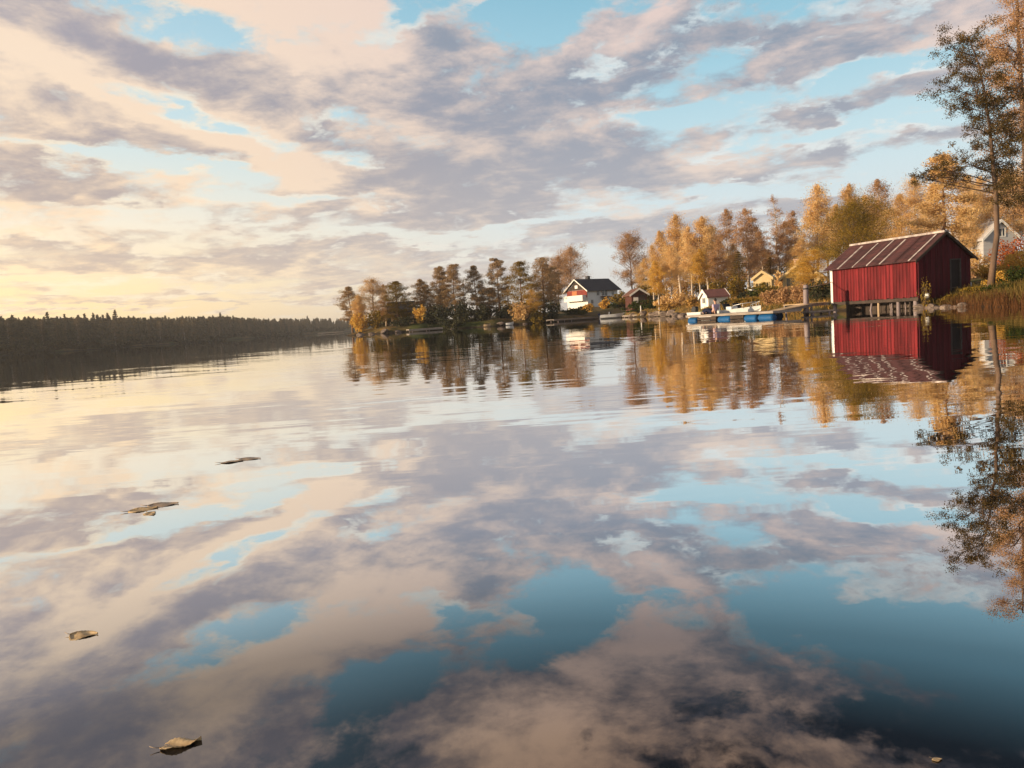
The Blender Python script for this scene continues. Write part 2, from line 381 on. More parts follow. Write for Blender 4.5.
def water_mat():
    m, t = new_mat('lake_water')
    po = t.n('ShaderNodeNewGeometry').outputs['Position']
    sp = t.n('ShaderNodeSeparateXYZ'); t.put(sp.inputs[0], po)
    dist = t.v('LENGTH', po)

    def slope(scale, detail, rough, amp, rot=0.0):
        v = t.mapping(po, (3.1, 1.7, 0), (0, 0, rot), scale)
        c = t.noise(v, 1.0, detail, rough, dist=.4).outputs['Color']
        return t.v('MULTIPLY', t.v('SUBTRACT', c, (.5, .5, .5)), (amp[0], amp[1], 0))
    patch = t.noise(t.mapping(po, scale=(.10, .22, 1)), 1.0, 3, .5).outputs[0]
    rough = t.step(patch, .42, .62, .35, 1.0)
    near = t.step(dist, 3.0, 8.0, .28, 1.0)
    s1 = slope((.55, 2.6, 1), 2, .5, (.012, .044), R(4))
    s2 = slope((.9, 8.0, 1), 2, .5, (.006, .046), R(-4))
    s3 = slope((.22, .55, 1), 2, .5, (.010, .018), R(20))
    small = t.v('SCALE', t.v('ADD', s1, s2), t.m('MULTIPLY', rough, near))
    s = t.v('SCALE', t.v('ADD', small, s3), t.step(dist, 11.0, 55.0, 1.0, .36))      # the lake lies calmer far out
    nrm = t.v('NORMALIZE', t.v('ADD', s, (0, 0, 1)))
    gl = t.n('ShaderNodeBsdfAnisotropic') if False else t.n('ShaderNodeBsdfGlossy')
    gl.inputs['Roughness'].default_value = 0.0
    gl.inputs['Color'].default_value = (.96, .96, .96, 1)
    t.t.links.new(nrm, gl.inputs['Normal'])
    df = t.n('ShaderNodeBsdfDiffuse'); df.inputs[0].default_value = (.010, .009, .011, 1)
    lw = t.n('ShaderNodeLayerWeight'); lw.inputs['Blend'].default_value = .5
    t.t.links.new(nrm, lw.inputs['Normal'])
    k = lambda v: (v, v, v, 1)
    f = t.ramp(lw.outputs['Facing'], [(0, k(.03)), (.38, k(.075)), (.47, k(.12)), (.54, k(.17)), (.61, k(.31)), (.66, k(.57)), (.73, k(.82)), (.82, k(.92)), (1, k(.98))])   # clear at our feet, a mirror far out
    mx = t.n('ShaderNodeMixShader'); t.put(mx.inputs[0], f)
    t.t.links.new(df.outputs[0], mx.inputs[1]); t.t.links.new(gl.outputs[0], mx.inputs[2])
    return finish(m, t, mx.outputs[0])


# ------------------------------------------------------------------ object helpers
def tag(o, label=None, cat=None, group=None, kind=None):
    if label: o['label'] = label
    if cat: o['category'] = cat
    if group: o['group'] = group
    if kind: o['kind'] = kind
    return o


def empty(name, loc, rz=0.0, label=None, cat=None, group=None):
    o = bpy.data.objects.new(name, None); COL.objects.link(o)
    o.empty_display_size = .3; o.location = loc; o.rotation_euler = (0, 0, rz)
    return tag(o, label, cat, group)


def copy_tree(o, parent=None):
    c = o.copy(); COL.objects.link(c); c.parent = parent
    for ch in list(o.children): copy_tree(ch, c)
    return c


def link(name, me, parent=None, mats=()):
    for m in mats: me.materials.append(MAT[m] if isinstance(m, str) else m)
    o = bpy.data.objects.new(name, me); COL.objects.link(o); o.parent = parent
    return o


def np_mesh(name, verts, faces, tint=None, midx=None, smooth=False):
    """faces: an (n,4) or (n,3) array, or a list of such arrays"""
    me = bpy.data.meshes.new(name)
    if not isinstance(faces, list): faces = [faces]
    faces = [np.asarray(f, dtype=np.int32) for f in faces if len(f)]
    verts = np.asarray(verts, dtype=np.float32)
    nl = sum(f.size for f in faces); nf = sum(len(f) for f in faces)
    me.vertices.add(len(verts)); me.vertices.foreach_set('co', verts.ravel())
    me.loops.add(nl); me.loops.foreach_set('vertex_index', np.concatenate([f.ravel() for f in faces]))
    sizes = np.concatenate([np.full(len(f), f.shape[1], dtype=np.int32) for f in faces])
    starts = np.concatenate([[0], np.cumsum(sizes)[:-1]]).astype(np.int32)
    me.polygons.add(nf); me.polygons.foreach_set('loop_start', starts); me.polygons.foreach_set('loop_total', sizes)
    if midx is not None: me.polygons.foreach_set('material_index', np.asarray(midx, dtype=np.int32))
    if smooth: me.polygons.foreach_set('use_smooth', np.ones(nf, dtype=bool))
    me.update(calc_edges=True)
    if tint is not None:
        a = me.attributes.new('tint', 'FLOAT', 'FACE'); a.data.foreach_set('value', np.asarray(tint, dtype=np.float32))
    return me


class MB:
    """collects boxes, prisms and tubes into ONE mesh"""
    def __init__(s): s.v = []; s.f = []; s.t = []; s.sm = []
    def add(s, vs, fs, tint=None, smooth=False):
        o = len(s.v); s.v += [tuple(p) for p in vs]
        tt = random.random() if tint is None else tint
        for f in fs: s.f.append([i + o for i in f]); s.t.append(tt); s.sm.append(smooth)
        return s
    def box(s, x0, x1, y0, y1, z0, z1, M=None, tint=None):
        vs = [Vector((x, y, z)) for z in (z0, z1) for y in (y0, y1) for x in (x0, x1)]
        if M is not None: vs = [M @ p for p in vs]
        return s.add(vs, [(0, 2, 3, 1), (4, 5, 7, 6), (0, 1, 5, 4), (2, 6, 7, 3), (0, 4, 6, 2), (1, 3, 7, 5)], tint)
    def prism(s, pts, d, tint=None):
        """polygon pts (3D, any plane) extruded by the vector d"""
        n = len(pts); a = [Vector(p) for p in pts]; b = [p + Vector(d) for p in a]
        return s.add(a + b, [tuple(range(n))[::-1], tuple(range(n, 2 * n))] + [(i, (i + 1) % n, n + (i + 1) % n, n + i) for i in range(n)], tint)
    def tube(s, pts, rad, n=8, cap=True, tint=None, smooth=True):
        pts = [Vector(p) for p in pts]
        if not isinstance(rad, (list, tuple)): rad = [rad] * len(pts)
        vs = []; a = None
        for i, p in enumerate(pts):
            d = (pts[min(i + 1, len(pts) - 1)] - pts[max(i - 1, 0)]).normalized()
            if a is None:
                a = d.orthogonal().normalized()
            else:
                a = (a - d * a.dot(d))
                a = a.normalized() if a.length > 1e-6 else d.orthogonal().normalized()
            b = d.cross(a)
            for k in range(n):
                w = 2 * math.pi * k / n
                vs.append(p + (a * math.cos(w) + b * math.sin(w)) * rad[i])
        fs = [(i * n + k, i * n + (k + 1) % n, (i + 1) * n + (k + 1) % n, (i + 1) * n + k) for i in range(len(pts) - 1) for k in range(n)]
        if cap: fs += [tuple(range(n))[::-1], tuple((len(pts) - 1) * n + k for k in range(n))]
        return s.add(vs, fs, tint, smooth)
    def build(s, name, mat, parent=None, bevel=0):
        me = bpy.data.meshes.new(name); me.from_pydata(s.v, [], s.f); me.update()
        a = me.attributes.new('tint', 'FLOAT', 'FACE'); a.data.foreach_set('value', s.t)
        me.polygons.foreach_set('use_smooth', s.sm)
        o = link(name, me, parent, [mat])
        if bevel:
            b = o.modifiers.new('bevel', 'BEVEL'); b.width = bevel; b.segments = 2; b.limit_method = 'ANGLE'
        return o


# ------------------------------------------------------------------ terrain
SHORE = [(-900, 20), (-400, 60), (-150, 150), (-40, 205), (0, 230), (100, 290), (200, 360), (250, 430), (300, 500), (345, 580), (420, 640), (3000, 900)]
SH_P = [(345, 119), (352, 115), (370, 112), (440, 112), (520, 112), (555, 118), (600, 124), (640, 104), (668, 86), (690, 74), (712, 66), (740, 61),
        (775, 55), (805, 50.5), (832, 47.5), (850, 45.5), (870, 43.5), (918, 39.3), (940, 37.2), (970, 34.5), (1000, 31), (1024, 29), (1100, 24), (1300, 17), (1900, 10), (4000, 5)]
BACK = [(345, 119), (352, 126), (370, 142), (420, 155), (470, 175), (540, 240), (600, 600), (640, 900), (4000, 2000)]
ZB = [(345, .8), (440, 1.2), (540, .9), (600, .5), (660, .9), (720, .7), (780, .6), (850, .5), (918, .45), (960, .5), (1024, .55), (4000, .6)]
SLP = [(345, .010), (440, .012), (540, .016), (590, .050), (640, .050), (680, .035), (740, .055), (800, .055), (860, .05), (920, .055), (1000, .06), (4000, .06)]


def table(tb):
    xs = np.array([tx(p) if -700 < p < 1500 else (p - 512) / 750 for p, _ in tb]); ys = np.array([v for _, v in tb], dtype=float)
    return xs, ys


T_SH, T_P, T_B, T_ZB, T_SL = map(table, (SHORE, SH_P, BACK, ZB, SLP))
T345 = tx(345)


def height(x, y):
    t = np.asarray(x, dtype=float) / np.maximum(y, .1); y = np.asarray(y, dtype=float)
    wob = np.sin(t * 57) * .012 + np.sin(t * 131 + 1) * .008
    d1 = y - np.interp(t, *T_SH) * (1 + wob)
    z1 = np.where(d1 > 0, 1.2 * (1 - np.exp(-np.maximum(d1, 0) / 4)) + .03 * np.minimum(d1, 160), np.maximum(-1.6, d1 * .12))
    f = y - np.interp(t, *T_P) * (1 + wob); b = np.interp(t, *T_B) - y; sd_ = (t - T345) * y
    d2 = np.minimum(np.minimum(f, b), sd_)
    dd = np.maximum(d2, 0)
    z2 = np.where(d2 > 0, np.interp(t, *T_ZB) * (1 - np.exp(-dd / 2.2)) + np.interp(t, *T_SL) * 90 * (1 - np.exp(-dd / 90)), np.maximum(-1.6, d2 * .35))
    bumps = (np.sin(x * .31 + np.cos(y * .22)) * np.sin(y * .27 + 1)) * .12
    z = np.maximum(z1, z2)
    return np.where(z > .1, z + bumps * np.minimum(1, (z - .1)), z)


def gz(x, y): return float(height(np.array([x]), np.array([y]))[0])


def build_ground():
    ts = np.unique(np.concatenate([np.linspace(-1.4, -.8, 16), np.linspace(-.8, .95, 420), np.linspace(.95, 1.4, 16)]))
    ys = np.geomspace(4, 1700, 240)
    T, Y = np.meshgrid(ts, ys, indexing='ij')
    X = T * Y; Z = height(X, Y)
    V = np.stack([X, Y, Z], -1).reshape(-1, 3); ny = len(ys)
    i, j = np.meshgrid(np.arange(len(ts) - 1), np.arange(ny - 1), indexing='ij')
    a = (i * ny + j).ravel()
    F = np.stack([a, a + ny, a + ny + 1, a + 1], 1)
    o = link('ground', np_mesh('ground', V, F, smooth=True), None, [ground_mat()])
    tag(o, kind='structure')
    w = MB(); S = 2600
    w.add([(-S, -S, 0), (S, -S, 0), (S, S, 0), (-S, S, 0)], [(0, 1, 2, 3)])
    tag(w.build('water', water_mat()), kind='structure')


build_ground()


# ------------------------------------------------------------------ foliage
def leaf_quads(cen, size, flat=0.0, aspect=.6, droop=None):
    """a rhombus leaf at each centre"""
    n = len(cen)
    a = rng.normal(size=(n, 3)); a[:, 2] *= (1 - flat)
    a /= np.linalg.norm(a, axis=1, keepdims=True) + 1e-9
    b = rng.normal(size=(n, 3)); b[:, 2] *= (1 - flat); b -= a * np.sum(a * b, 1, keepdims=True)
    b /= np.linalg.norm(b, axis=1, keepdims=True) + 1e-9
    s = (size * rng.uniform(.65, 1.35, n))[:, None]
    V = np.stack([cen + a * s * .5, cen + b * s * aspect * .5, cen - a * s * .5, cen - b * s * aspect * .5], 1).reshape(-1, 3)
    F = np.arange(4 * n).reshape(n, 4)
    return V, F


def clump(c, r, n):
    d = rng.normal(size=(n, 3)); d /= np.linalg.norm(d, axis=1, keepdims=True) + 1e-9
    return np.asarray(c) + d * (rng.uniform(0, 1, (n, 1)) ** .45) * np.asarray(r)


def crown_mesh(name, cen, size, **kw):
    V, F = leaf_quads(cen, size, **kw)
    return np_mesh(name, V, F, tint=np.clip(rng.normal(.5, .22, len(F)), 0, 1))


def wobble_line(p0, p1, n, amp):
    p0, p1 = np.array(p0, float), np.array(p1, float)
    return [tuple(p0 + (p1 - p0) * i / n + (rng.normal(size=3) * amp * (0 if i in (0,) else 1))) for i in range(n + 1)]


def broadleaf(H=12.0, W=4.2, base=.22, nb=46, leaves=5200, size=.17, shape='birch', droop=.0, gap=.25, trunkr=.012):
    """tapered trunk with limbs, leaves in clumps along each limb; returns (trunk MB, leaf centres)"""
    tr = MB(); lean = rng.normal(size=2) * .02 * H
    tp = [(lean[0] * (k / 8) ** 2 + rng.normal() * .006 * H * (k > 0), lean[1] * (k / 8) ** 2 + rng.normal() * .006 * H * (k > 0), H * .96 * k / 8) for k in range(9)]
    tp[0] = (0, 0, -.4)
    tr.tube(tp, [H * trunkr * (1 - .88 * (k / 8)) * (1.35 if k == 0 else 1) for k in range(9)], 7)
    tpa = np.array(tp); cs = []
    for i in range(nb):
        u = base + (1 - base) * ((i + rng.uniform(0, .8)) / nb)
        k = min(int(u * 8), 7); p = tpa[k] + (tpa[k + 1] - tpa[k]) * (u * 8 - k)
        v = (u - base) / (1 - base)
        if shape == 'birch': prof = (math.sin(math.pi * min(1, v * .82 + .16)) ** .8) * (1 - .35 * v)
        elif shape == 'round': prof = math.sin(math.pi * min(.97, v * .80 + .17)) ** .6
        else: prof = (1 - v) * .9 + .12
        L = W * .5 * prof * rng.uniform(.55, 1.2)
        phi = i * 2.399 + rng.normal() * .5
        upw = rng.uniform(.25, 1.0) * (1 if shape != 'cone' else .2)
        e = p + np.array([math.cos(phi) * L, math.sin(phi) * L, L * upw - droop * L])
        tr.tube([tuple(p), tuple((p + e) / 2 + np.array([0, 0, .06 * L])), tuple(e)], [H * trunkr * .28 * (1 - u * .6), H * .0022, H * .001], 4, cap=False)
        if rng.uniform() < gap * .35: continue
        nl = int(leaves / nb * (.45 + 1.1 * prof) * rng.uniform(.6, 1.4))
        nc = max(2, int(L / (W * .11)))
        for c in range(nc):
            f = .30 + .72 * (c + rng.uniform(0, 1)) / nc
            ctr = p + (e - p) * f + rng.normal(size=3) * np.array([.10, .10, .07]) * W * .55
            rr = W * .135 * rng.uniform(.6, 1.4)
            cs.append(np.asarray(ctr) + rng.normal(size=(max(3, nl // nc), 3)) * np.array([rr, rr, rr * (.9 + droop)]) * .52)
    top = tpa[-1]
    cs.append(clump(top, (W * .07, W * .07, H * .045), int(leaves * .025)))
    return tr, np.concatenate(cs)


def pine(H=12.0, W=3.4, base=.42, tiers=13, leaves=4200):
    tr = MB(); lean = rng.normal(size=2) * .015 * H
    tp = [(lean[0] * (k / 8) ** 2 + rng.normal() * .004 * H * (k > 0), lean[1] * (k / 8) ** 2, H * .97 * k / 8) for k in range(9)]
    tp[0] = (0, 0, -.4)
    tr.tube(tp, [H * .0135 * (1 - .85 * (k / 8)) for k in range(9)], 7)
    tpa = np.array(tp); cs = []
    for i in range(tiers * 3):
        u = base + (1 - base) * (i + rng.uniform(0, .9)) / (tiers * 3)
        k = min(int(u * 8), 7); p = tpa[k] + (tpa[k + 1] - tpa[k]) * (u * 8 - k)
        v = (u - base) / (1 - base)
        prof = (.55 + .75 * math.sin(math.pi * min(1, v * .75 + .12))) * (1 - .62 * v ** 2.2)
        L = W * .5 * prof * rng.uniform(.45, 1.15); phi = i * 2.399 + rng.normal() * .4
        e = p + np.array([math.cos(phi) * L, math.sin(phi) * L, L * rng.uniform(-.15, .45)])
        tr.tube([tuple(p), tuple((p + e) / 2 + np.array([0, 0, -.05 * L])), tuple(e)], [H * .0035 * (1.2 - u), H * .002, H * .001], 4, cap=False)
        nc = 1 + int(L / (W * .17))
        for c in range(nc):
            f = .45 + .6 * (c + rng.uniform(0, 1)) / nc
            ctr = p + (e - p) * f + rng.normal(size=3) * W * .035
            rr = W * .16 * rng.uniform(.7, 1.4)
            cs.append(clump(ctr, (rr, rr, rr * .8), int(leaves / (tiers * 3 * nc) * rng.uniform(.7, 1.3)) + 3))
    cs.append(clump(tpa[-1], (W * .09, W * .09, H * .03), int(leaves * .03)))
    return tr, np.concatenate(cs)


def spruce(H=12.0, W=3.6, base=.06, tiers=22, per=9, leaves=9):
    tr = MB(); tr.tube([(0, 0, -.4), (0, 0, H * .5), (0, 0, H)], [H * .013, H * .007, .01], 6)
    cs = []
    for i in range(tiers):
        v = i / tiers; z = H * (base + (1 - base) * v)
        L0 = W * .5 * (1 - v) ** .85 + .06
        for k in range(per):
            phi = 2 * math.pi * (k + rng.uniform(0, 1)) / per; L = L0 * rng.uniform(.6, 1.2)
            f = rng.uniform(.15, 1.05, leaves)
            c = np.stack([np.cos(phi) * L * f, np.sin(phi) * L * f, z - L * .35 * f ** 1.4 + L * .05 + rng.normal(size=leaves) * .05 * W * .3], 1)
            c[:, :2] += rng.normal(size=(leaves, 2)) * .07 * L0
            cs.append(c)
    cs.append(clump((0, 0, H * .985), (.08, .08, H * .02), 14))
    return tr, np.concatenate(cs)


KINDS = {}                                      # kind -> list of (trunk mesh, crown mesh, H0, W0)


def kind(name, n, maker, leaf, bark, size, trunkname='trunk', **lk):
    res = []
    for _ in range(n):
        tr, cen = maker()
        o = tr.build(trunkname, bark); me = o.data; bpy.data.objects.remove(o)
        cm = crown_mesh('crown', cen, size, **lk); cm.materials.append(MAT[leaf])
        Wm = float(np.percentile(np.abs(cen[:, 0]), 97) + np.percentile(np.abs(cen[:, 1]), 97))
        res.append((me, cm, float(np.percentile(cen[:, 2], 99.2)), Wm))
    KINDS[name] = res


kind('birch', 5, lambda: broadleaf(12, 4.0, .34, 60, 24000, shape='birch', droop=.1, gap=.6, trunkr=.0135), 'birch', 'birchbark', .112)
kind('birchnear', 3, lambda: broadleaf(12, 4.0, .26, 72, 46000, shape='birch', droop=.1, gap=.6), 'birch', 'birchbark', .078)
kind('rust', 4, lambda: broadleaf(12, 3.6, .18, 56, 19000, shape='birch', droop=.1, gap=.5), 'rust', 'birchbark', .11)
kind('thin', 2, lambda: broadleaf(12, 2.6, .22, 44, 7000, shape='birch', gap=.8), 'rust', 'birchbark', .09)
kind('gold', 3, lambda: broadleaf(12, 5.2, .14, 60, 24000, shape='round'), 'gold', 'bark', .11)
kind('olive', 2, lambda: broadleaf(10, 7.5, .12, 70, 36000, shape='round', gap=.6), 'olive', 'bark', .10)
kind('roundrust', 2, lambda: broadleaf(12, 5.6, .28, 64, 22000, shape='round', gap=.5), 'rust', 'bark', .115)
kind('pine', 5, lambda: pine(12, 3.4, .26, 17, 16000), 'pine', 'pinebark', .17, aspect=.4)
kind('pineg', 2, lambda: pine(12, 4.2, .15, 17, 15000), 'pine', 'pinebark', .19, aspect=.4)
kind('goldpine', 2, lambda: pine(12, 4.6, .06, 18, 16000), 'gold', 'pinebark', .18, aspect=.5)
kind('spruce', 3, lambda: spruce(12, 4.2), 'spruce', 'bark', .30, aspect=.35, flat=.4)

counts = {}


def tree(k, px, py, Y, wpx, name, label, cat='tree', group=None, zoff=0.0, leaf=None, idx=None):
    """a tree of kind k whose top shows at (px, py) when it stands at forward distance Y, crown wpx wide"""
    p = at(px, py, Y); z0 = gz(p.x, Y) + zoff
    i = counts.get(k, 0); counts[k] = i + 1
    tm, cm, H0, W0 = KINDS[k][(i if idx is None else idx) % len(KINDS[k])]
    Ht = p.z - z0; Wt = wpx * {'birch': 1.0, 'birchnear': 1.0, 'rust': 1.02, 'pine': 1.25, 'pineg': 1.2, 'goldpine': 1.15, 'spruce': 1.15}.get(k, 1.05) * math.hypot(p.x, Y) / F_PX
    root = empty(name, (p.x, Y, z0), random.uniform(0, 6.28), label, cat, group)
    root.scale = (Wt / W0, Wt / W0, Ht / H0)
    t = bpy.data.objects.new('trunk', tm); COL.objects.link(t); t.parent = root
    if leaf:
        key = cm.name + leaf
        if key not in bpy.data.meshes:
            c2 = cm.copy(); c2.name = key; c2.materials.clear(); c2.materials.append(MAT[leaf])
        cm = bpy.data.meshes[key]
    c = bpy.data.objects.new('crown', cm); COL.objects.link(c); c.parent = root
    return root


def bush(px, py_top, py_base, wpx, Y, leaf, name, label, cat='bush', group=None, n=1500, size=None, dense=False):
    p = at(px, py_top, Y); z0 = gz(p.x, Y); zb = min(z0, at(px, py_base, Y).z)
    zb = z0 - .05
    Ht = max(.25, p.z - zb); W = wpx * math.hypot(p.x, Y) / F_PX
    size = size or max(.06, 2.0 * Y / 750)
    cs = []; st = MB()
    m = 12 if not dense else 20
    for i in range(m):
        phi = i * 2.399; rr = W * .5 * math.sqrt((i + .5) / m) * rng.uniform(.8, 1.05)
        top = Ht * (1 - .55 * (rr / (W * .5)) ** 2) * rng.uniform(.78, 1.03)
        e = np.array([math.cos(phi) * rr, math.sin(phi) * rr * .8, top])
        st.tube([(e[0] * .15, e[1] * .15, -.1), (e[0] * .6, e[1] * .6, top * .5), tuple(e)], [.012 * Ht + .008, .01, .005], 4, cap=False)
        for f in (.25, .5, .75, .95):
            ctr = e * np.array([.35 + .65 * f, .35 + .65 * f, f]) + rng.normal(size=3) * .05 * W
            cs.append(clump(ctr, (W * .14, W * .14, Ht * .17), n // (m * 4)))
    cen = np.concatenate(cs); cen[:, 2] = np.clip(cen[:, 2], .0, Ht * 1.05)
    root = empty(name, (p.x, Y, z0), 0, label, cat, group)
    cm = crown_mesh('foliage', cen, size); link('foliage', cm, root, [leaf])
    st.build('stems', 'bark', root)
    return root


# ================================================================== boathouse
def boathouse():
    C = at(918, 297, 38.5); L = at(832, 302.5, 44.0)
    u = Vector((L.x - C.x, L.y - C.y, 0)); LEN = u.length; u.normalize()
    w = Vector((u.y, -u.x, 0))
    rz = math.atan2(w.y, w.x)
    root = empty('boathouse', (C.x, C.y, 0), rz, 'dark red wooden boathouse on stilts over the water with streaked metal roof', 'boathouse')
    Wd = 3.75; z0 = .60; ze = 2.55; zr = 3.78; th = .10

    def wall_boards(mb, x0, x1, y0, y1, zlow, ztop_fn, alongx, n, outward):
        for i in range(n):
            a = i / n; b = (i + 1) / n; ins = .012
            off = random.uniform(0, .02)
            if alongx:
                xa = x0 + (x1 - x0) * a; xb = x0 + (x1 - x0) * b - ins
                pts = [(xa, y0 - off, zlow + random.uniform(-.05, .03)), (xb, y0 - off, zlow), (xb, y0 - off, ztop_fn(xb)), (xa, y0 - off, ztop_fn(xa))]
                if ztop_fn((xa + xb) / 2) > max(ztop_fn(xa), ztop_fn(xb)): pts.insert(3, ((xa + xb) / 2, y0 - off, ztop_fn((xa + xb) / 2)))
                mb.prism(pts, (0, .05, 0))
            else:
                ya = y0 + (y1 - y0) * a; yb = y0 + (y1 - y0) * b - ins
                mb.box(x0 - off, x0 + .05, ya, yb, zlow + random.uniform(-.04, .03), ztop_fn(0))
                if i % 1 == 0: mb.box(x0 - off - .022, x0 - off - .001, yb - .025, yb + .03, zlow - .02, ztop_fn(0) - .02)
    # long wall (x = 0) faces the lake
    lw = MB(); wall_boards(lw, 0, 0, .08, LEN - .14, z0, lambda _: ze + .02, False, 27, -1); lw.box(.052, .06, .08, LEN - .14, z0, ze, tint=.1); lw.build('long_wall', 'redwall', root)
    zt = lambda x: ze + (zr - ze) * (1 - abs(x - Wd / 2) / (Wd / 2)) - .04
    dx0, dx1 = Wd * .60, Wd * .80
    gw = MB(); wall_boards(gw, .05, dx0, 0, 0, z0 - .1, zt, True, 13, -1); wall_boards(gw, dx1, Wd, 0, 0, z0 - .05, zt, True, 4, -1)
    wall_boards(gw, dx0, dx1, 0, 0, 2.45, zt, True, 4, -1); gw.build('gable_wall', 'redshaded', root)
    bk = MB(); bk.prism([(0.05, LEN - .06, z0), (Wd, LEN - .06, z0), (Wd, LEN - .06, ze), (Wd / 2, LEN - .06, zr - .05), (0.05, LEN - .06, ze)], (0, .05, 0)); bk.build('back_gable_wall', 'redshaded', root)
    rw = MB(); rw.box(Wd, Wd + .05, 0.05, LEN, z0, ze); rw.build('rear_wall', 'redshaded', root)
    fl = MB(); fl.box(.06, Wd, .06, LEN - .07, z0 - .02, z0 + .04); fl.build('floor_deck', 'darkwood', root)
    cb = MB(); cb.box(-.04, .10, LEN - .13, LEN + .03, z0 - .12, ze + .02); cb.build('corner_board', 'white', root)
    # dark opening with a grey frame in the gable
    dr = MB(); dr.box(dx0 + .06, dx1 - .06, .03, .06, z0 + .02, 2.39); d = dr.build('door', 'dimdoor', root); d['label'] = 'dark door in the gable'
    fr = MB(); fr.box(dx0 - .02, dx0 + .06, -.045, .05, z0 - .05, 2.45); fr.box(dx1 - .06, dx1 + .02, -.045, .05, z0 - .05, 2.45)
    fr.box(dx0 + .06, dx1 - .06, -.043, .048, 2.39, 2.45); fr.box(dx0 + .06, dx1 - .06, -.03, .028, z0 + .32, z0 + .38); fr.build('door_frame', 'greyframe', d)
    # roof: two sheets with corrugation-like tinted panels
    oh = .30; ov = .16
    nx = Vector((-(zr - ze), 0, Wd / 2)).normalized()
    for side_, nm in ((0, 'roof'), (1, 'rear_roof')):
        rb = MB(); npan = 22
        for i in range(npan):
            ya = -ov + (LEN + .28 + ov) * i / npan; yb = -ov + (LEN + .28 + ov) * (i + 1) / npan - .006
            sl_ = (zr - ze) / (Wd / 2)
            xe = -oh; zee = ze - sl_ * oh + .06; xr, zrr = Wd / 2, zr + .06
            off = .006 * (i % 2)
            pts = [(xe, ya, zee + off), (xe, yb, zee + off), (xr - .005, yb, zrr + off), (xr - .005, ya, zrr + off)]
            if side_: pts = [(Wd - x_, y_, z_) for x_, y_, z_ in pts][::-1]
            rb.prism(pts, (0, 0, .035))
        ro = rb.build(nm, 'roof', root)
        if side_ == 0:
            main = ro
            for fr_, w_, m_, sh_ in ((.06, .10, 'zinc', .1), (.205, .06, 'roof', 0), (.35, .11, 'zinc', .16), (.49, .09, 'zinc', .05), (.65, .08, 'zinc', .12), (.815, .14, 'zinc', .2)):
                st = MB(); yy = -ov + (LEN + .44) * fr_; h0 = .043; t_ = sh_
                st.prism([(xe + .01, yy, zee + h0), (xe + .01, yy + w_, zee + h0), (xr - .1 - t_, yy + w_ * 1.15, zrr - (.1 + t_) * sl_ + h0), (xr - .1 - t_, yy + .02, zrr - (.1 + t_) * sl_ + h0)], (0, 0, .02))
                st.build('roof_strip', m_, ro)
            st = MB(); st.box(xr - .17, xr + .17, -ov - .01, LEN + .29, zrr - .03, zrr + .075); st.build('ridge_cap', 'zinc', ro)
    # bargeboards
    bb = MB()
    for s_ in (0, 1):
        pts = [(-oh, -ov - .03, ze - sl_ * oh - .06), (Wd / 2, -ov - .03, zr - .06), (Wd / 2, -ov - .03, zr + .08), (-oh, -ov - .03, ze - sl_ * oh + .08)]
        if s_: pts = [(Wd - x_, y_, z_) for x_, y_, z_ in pts][::-1]
        bb.prism(pts, (0, .028, 0))
    bb.build('bargeboard', 'darkwood', root)
    sill = MB(); sill.box(.0, .16, 0, LEN, z0 - .2, z0 - .03); sill.box(Wd - .16, Wd, 0, LEN, z0 - .2, z0 - .03)
    for k in range(5): sill.box(.16, Wd - .16, .1 + k * (LEN - .3) / 4, .24 + k * (LEN - .3) / 4, z0 - .19, z0 - .031)
    sill.build('sill_beam', 'darkwood', root)
    fw_ = MB()
    for k in range(16): fw_.box(1.0 + random.uniform(0, .05), 1.1, LEN * k / 16, LEN * (k + 1) / 16 - .02, -.6, z0 - .2)
    fw_.build('underfloor_shade', 'darkwood', root)  # dark boards added to stand in for the black shade under the floor
    # stilts
    for (x_, y_, lean, r_, m_) in ((.12, LEN - .10, 0, .10, 'postwood'), (.10, 3.35, -.3, .05, 'postwood'), (.12, 2.62, 0, .06, 'woodwarm'), (.14, 1.35, 0, .09, 'postwood'), (.12, .25, 0, .11, 'postwood'),
                             (2.0, LEN - .3, 0, .1, 'darkwood'), (2.0, 3.0, 0, .1, 'darkwood'), (2.1, 1.2, 0, .1, 'darkwood'), (4.1, LEN - .3, 0, .1, 'darkwood'), (4.1, 2.6, 0, .1, 'darkwood'), (1.0, .3, 0, .08, 'darkwood'), (.35, 1.9, .06, .03, 'postwood'), (.5, 1.65, -.1, .035, 'postwood'), (.4, 1.05, .1, .03, 'postwood'), (.3, .75, 0, .05, 'darkwood'), (.5, .5, -.06, .035, 'postwood'), (.6, 2.2, .1, .03, 'postwood')):
        s = MB(); s.tube([(x_, y_, -1.0), (x_, y_ + lean, z0 - .15)], r_, 8); s.build('stilt', m_, root)
    return root, LEN, Wd


BOAT_H, B_LEN, B_W = boathouse()


def bh(x, y, z): return BOAT_H.matrix_basis @ Vector((x, y, z))


BOAT_H.matrix_basis  # location and rotation are set directly, so this is current


